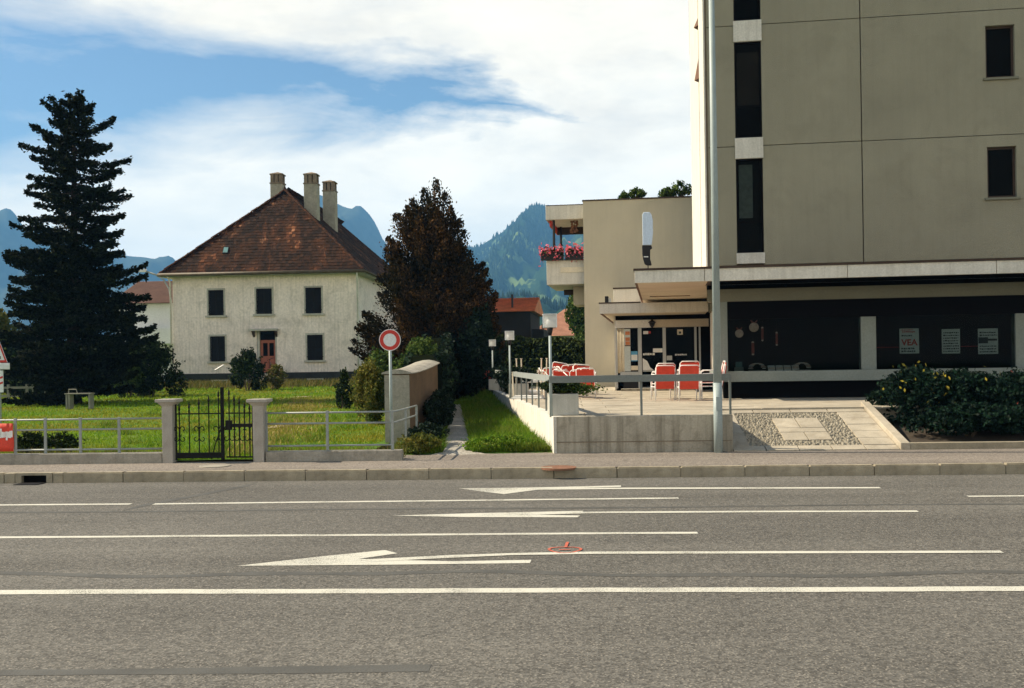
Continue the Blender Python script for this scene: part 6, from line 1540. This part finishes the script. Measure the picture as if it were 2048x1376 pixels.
# planter plants
for k, (lab, px, D) in enumerate((('dark juniper spilling from the corner planter', 1122, 19.37), ('dark green plants in the middle planter', 1032, 29.3), ('dark plants with red flowers in the far planter', 995, 37.7))):
    p = W(px, 790, D); b_ = bush('planter_plant', lab, 'plant', (p.x, D, ZT + .40), (.42 if k == 0 else .55, .32, .22 if k == 0 else .38), 2600, .028 if k == 0 else .04, M['ivy'] if k else M['yew'], 8, 'plants in the terrace planters', stems=2)
    if k == 0: np_mesh('trailing_shoots', leaf_quads(np.array([[.25, -.05, .08]]) + ng.normal(size=(700, 3)) * np.array([[.17, .10, .05]]) + np.array([[.1, 0, 0]]), .03, np.array([[1.2, 0, .2]])), 4, M['shrub'], b_)['kind'] = 'stuff'
    if k == 2: np_mesh('red_blossom', leaf_quads(np.array([[-.32, -.1, .14]]) + ng.normal(size=(60, 3)) * .07, .04), 4, M['bed_red'], b_)
for k in range(4):
    q = S.pt(uT0, v_t, 0); D = 31.2 + k * 1.7; p = (terr_x(D) + .42, D, ZT + .0)
    bush('planter_plant', ('trailing plant on the terrace edge just behind the middle planter', 'trailing plant on the terrace edge, second behind the middle planter', 'trailing plant on the terrace edge, second before the far planter', 'trailing plant on the terrace edge just before the far planter')[k], 'plant', p, (.34, .6, .55), 1800, .04, M['ivy'], 7, 'plants in the terrace planters', stems=2)
# flower bed before the shop
def bedp(u, v): p = S.pt(u, v, 0); return (p.x, p.y, ZP + .1 + .5 * min(1, (v - rv0) / 5.2))
for k, (u, v, rx, ry, h, lab) in enumerate(((ru1 + 1.15, rv0 + 2.7, .75, 1.1, 1.15, 'golden spotted shrub at the ramp end of the flower bed'), (ru1 + 2.1, rv0 + 2.6, 1.05, 1.2, 1.1, 'dark leafy shrub second from the ramp in the flower bed'),
                                    (ru1 + 3.3, rv0 + 2.4, 1.25, 1.3, 1.15, 'dark leafy shrub at the frame edge of the flower bed'), (ru1 + 1.6, rv0 + 1.0, .95, .7, .6, 'low dark shrub along the bed edging near the ramp'), (ru1 + 3.2, rv0 + 1.0, 1.35, .75, .65, 'low dark shrub along the bed edging with red blooms'), (ru1 + 4.9, rv0 + 2.2, 1.0, 1.2, 1.15, 'tall dark shrub beyond the red blooms of the bed'))):
    b_ = bush('bed_shrub', lab, 'shrub', bedp(u, v), (rx, ry, h * .80), 8000, .042, M['bed'], 22, 'shrubs in the flower bed', stems=4)
    if k in (0, 1): np_mesh('golden_leaves', leaf_quads(shell_pts(60 if k == 0 else 22, (rx * .9, ry * .9, h * .42), .8) + np.array([[-.1, -.2, h * .62]]), .045, np.array([[0, 0, 1]])), 4, M['bed_yellow'], b_)
    if k in (4, 2): np_mesh('red_blossom', leaf_quads(shell_pts(26, (rx * .7, ry * .9, h * .5), .8) + np.array([[0, -.25, h * .45]]), .05), 4, M['bed_red'], b_)
# roof garden plants
for k, (x, yy, r_, h, lab) in enumerate(((1248, 393, .22, .5, 'thin plant at the balcony end of the wing roof'), (1274, 385, .36, .75, 'bushy plant second from the balcony end of the wing roof'), (1334, 386, .36, .7, 'bushy plant second from the tower on the wing roof'), (1362, 378, .55, 1.05, 'taller plant on the wing roof against the tower'))):
    p = B.pt(bu(x, vw + .8, 400), vw + .8, zwt + .05); bush('roof_plant', lab, 'plant', tuple(p), (r_ * .8, .25, h * .6), 110, .05, M['shrub'], 6, 'plants on the wing roof', stems=4)

# ---- grass
def blades(name, xy, zf, h, wd, mat, label=None):
    n = len(xy); zz = np.array([zf(x, y) for x, y in xy]); b = np.column_stack([xy, zz]); an = ng.uniform(0, 6.283, n); hh = np.asarray(h) * ng.uniform(.6, 1.4, n)
    dx = np.column_stack([np.cos(an), np.sin(an), np.zeros(n)]) * (np.asarray(wd) * ng.uniform(.7, 1.3, n))[:, None]
    tip = b + np.column_stack([ng.normal(size=n) * hh * .45, ng.normal(size=n) * hh * .45, hh])
    v = np.stack([b - dx, b + dx, tip], 1).reshape(-1, 3)
    return tag(np_mesh(name, v, 3, mat), kind='stuff')
def lz(x, y): return lawn_z(S.inv((x, y))[1]) - .01
n = 80000; vv = v_f + .25 + 46 * ng.uniform(0, 1, n) ** 2.0; lim = 9 + .50 * vv
uu = ng.uniform(-1, 1, n); u_lo = -(16.31 + vv) * .56 - 1.5; uu = u_lo + (uw - .1 - u_lo) * ng.uniform(0, 1, n)
xy = np.array([(S.pt(a, b).x, S.pt(a, b).y) for a, b in zip(uu, vv)])
blades('lawn_grass', xy, lz, .055 + .0012 * vv, .008 + .0007 * vv, M['grass'])
n = 40000; DD = 18.90 + 24 * ng.uniform(0, 1, n) ** 1.6; t = ng.uniform(0, 1, n)
xx = np.array([path_x(d) + path_w(d) * .95 + (terr_x(d) - .03 - path_x(d) - path_w(d) * .95) * q for d, q in zip(DD, t)])
blades('verge_grass', np.column_stack([xx, DD]), verge_z, .07 + .13 * ng.uniform(0, 1, n) ** 2 + .03 * np.sin(xx * 7) * np.sin(DD * 3), .007 + .0005 * (DD - 18), M['verge'])
n = 14000; DD = 18.9 + 16 * ng.uniform(0, 1, n) ** 1.5; t = ng.uniform(0, 1, n)
xx = np.array([-2.2 + (path_x(d) - path_w(d) * .9 + 2.2) * q for d, q in zip(DD, t)])
blades('path_edge_grass', np.column_stack([xx, DD]), verge_z, .16, .009, M['verge'])
n = 7000; uu = ng.uniform(-.5, Wd + 1.0, n) - 4 * (ng.uniform(0, 1, n) < .3); vq = -1.2 - np.abs(ng.normal(size=n)) * 2.2
xy = np.array([(Hs.pt(a, b).x, Hs.pt(a, b).y) for a, b in zip(uu, vq)])
blades('flower_bed_weeds', xy, lz, .42, .03, M['weed'])
n = 5200; tt = ng.uniform(0, 1, n); ga_, gb_ = S.inv(G(470, 915, .2)), S.inv(G(598, 803, .27))
uu = ga_[0] + (gb_[0] - ga_[0]) * tt + .6 * np.sin(tt * 3.0) + ng.normal(size=n) * (.35 + .25 * tt); vq = ga_[1] + (gb_[1] - ga_[1]) * tt + ng.normal(size=n) * .5
vq = np.maximum(vq, v_f + .3); xy = np.array([(S.pt(a, b).x, S.pt(a, b).y) for a, b in zip(uu, vq)])
blades('dry_grass', xy, lz, .09, .016, M['dry_blades'])
cl_u, cl_v = ng.uniform(-14, uw - .3, 90), v_f + .6 + 24 * ng.uniform(0, 1, 90) ** 1.5; kk = ng.integers(0, 90, 5000)
xy = np.array([(S.pt(a, b).x, S.pt(a, b).y) for a, b in zip(cl_u[kk] + ng.normal(size=5000) * .13, cl_v[kk] + ng.normal(size=5000) * .16)])
blades('lawn_tufts', xy, lz, .17, .011, M['verge'])
n = 2600; uu = ng.uniform(uL0, uR1, n); vq = v_f + .26 + np.abs(ng.normal(size=n)) * .10
ok = (uu < gu0 - .1) | (uu > gu1 + .1); xy = np.array([(S.pt(a, b).x, S.pt(a, b).y) for a, b in zip(uu[ok], vq[ok])])
blades('fence_weeds', xy, lz, .20, .008, M['weed'])

# =================================================================== HILLS
def hill(name, prof, D, run, mat, jit, back=500, seed=1):
    """terrain: ridge at distance D with the given skyline, falling towards the valley over run metres"""
    r_ = np.random.default_rng(seed); xs = np.arange(prof[0][0], prof[-1][0] + 1, 9.0); ys = np.interp(xs, [p[0] for p in prof], [p[1] for p in prof])
    k = np.array([.25, .5, .25]); ysm = np.convolve(np.pad(ys, 1, 'edge'), k, 'valid')
    nr = 26; mb = MB(); nx_ = len(xs); off = r_.normal(size=(nr + 3, nx_)); off = (off + np.roll(off, 1, 1) + np.roll(off, 1, 0) + np.roll(off, -1, 1)) / 2
    hgt = np.zeros((nr + 3, nx_)); pos = np.zeros((nr + 3, nx_, 3))
    for i in range(nr + 3):
        for j in range(nx_):
            top = W(xs[j], ysm[j], D); H_ = top.z
            if i < 2: t = 1 - (2 - i) * .4; Dd = D + back * (2 - i) / 2; zz = H_ * (1 - .45 * (2 - i) / 1.0 * .9)
            else:
                s = (i - 2) / nr; Dd = D - run * s; zz = H_ * (1 - s) ** 1.15 * (1 + .10 * math.sin(j * .35 + s * 9)) if s > 0 else H_
                if s > 0: zz += off[i, j] * jit * min(1, s * 4) * (1 - s) 
            x = top.x * Dd / D; pos[i, j] = (x, Dd, max(-.5, zz) if i > 1 else max(zz, -.5))
    mb.v = [tuple(p) for p in pos.reshape(-1, 3)]
    for i in range(nr + 2):
        for j in range(nx_ - 1): a = i * nx_ + j; mb.f.append((a, a + nx_, a + nx_ + 1, a + 1))
    o = tag(mb.build(name, mat, fix=False, smooth=True), kind='structure'); return pos
ph = hill('hill', [(560, 600), (760, 560), (880, 528), (930, 508), (950, 499), (985, 476), (1005, 466), (1018, 450), (1034, 440), (1056, 435), (1100, 432), (1160, 428), (1260, 432), (1400, 470), (1600, 520), (2000, 560)], 2900, 1800, M['hill'], 17, 600, 3)
ph2 = hill('wooded_foothill', [(860, 640), (940, 618), (1000, 598), (1060, 604), (1120, 612), (1180, 600), (1300, 610), (1500, 640)], 1000, 480, M['hill'], 5.0, 280, 5)
hill('mountain', [(380, 640), (450, 560), (520, 470), (580, 405), (625, 388), (645, 390), (660, 400), (690, 415), (715, 421), (735, 441), (765, 478), (800, 520), (860, 570), (950, 620)], 3500, 1200, M['mount'], 18, 400, 8)
hill('distant_ridge', [(-500, 420), (-250, 400), (-80, 428), (0, 436), (25, 441), (60, 462), (120, 470), (200, 498), (260, 513), (290, 514), (340, 527), (400, 548), (480, 585), (560, 640)], 3400, 1200, M['mount'], 16, 400, 9)
# conifers on the hill, one mass
def forest(name, pos, n, h0, h1, seed, thr):
    r_ = np.random.default_rng(seed); nr_, nx_ = pos.shape[:2]; V = []
    from mathutils import noise as mn
    cnt = 0
    while cnt < n:
        i = int(2 + (nr_ - 5) * r_.random() ** 1.3); j = int(r_.random() * (nx_ - 1)); a, b = r_.random(2)
        p = pos[i, j] * (1 - a) * (1 - b) + pos[i + 1, j] * a * (1 - b) + pos[i, j + 1] * (1 - a) * b + pos[i + 1, j + 1] * a * b; cnt += 1
        if mn.noise(Vector((p[0] * .0044, p[1] * .0024, 3.1 + p[2] * .005))) > thr and i > 2: continue
        h = h0 + (h1 - h0) * r_.random(); w2 = h * .34; t0 = r_.random() * 6.28
        ring = [(p[0] + w2 * math.cos(t0 + q * 1.2566), p[1] + w2 * math.sin(t0 + q * 1.2566), p[2] - 3.0) for q in range(5)]
        tip = (p[0], p[1], p[2] + h)
        for q in range(5): V += [ring[q], ring[(q + 1) % 5], tip]
    tag(np_mesh(name, np.array(V), 3, M['conifer']), kind='stuff')
forest('forest', ph, 20000, 8, 15, 4, .02)
forest('foothill_forest', ph2, 5000, 5, 10, 6, .12)

# =================================================================== HAZE
hm = bpy.data.materials.new('haze_air'); hm.use_nodes = True; ht = NT(hm.node_tree); ht.n.clear()
ho_ = ht.new('ShaderNodeOutputMaterial'); pv = ht.new('ShaderNodeVolumePrincipled')
pv.inputs['Color'].default_value = (0.20, 0.53, 1.0, 1); pv.inputs['Density'].default_value = 0.00020; pv.inputs['Anisotropy'].default_value = 0.0
ht.link(pv.outputs[0], ho_.inputs['Volume'])
hz_o = MB().box(-5700, 5700, -700, 5300, -1.6, 650).build('haze', hm, fix=False); tag(hz_o, kind='stuff')
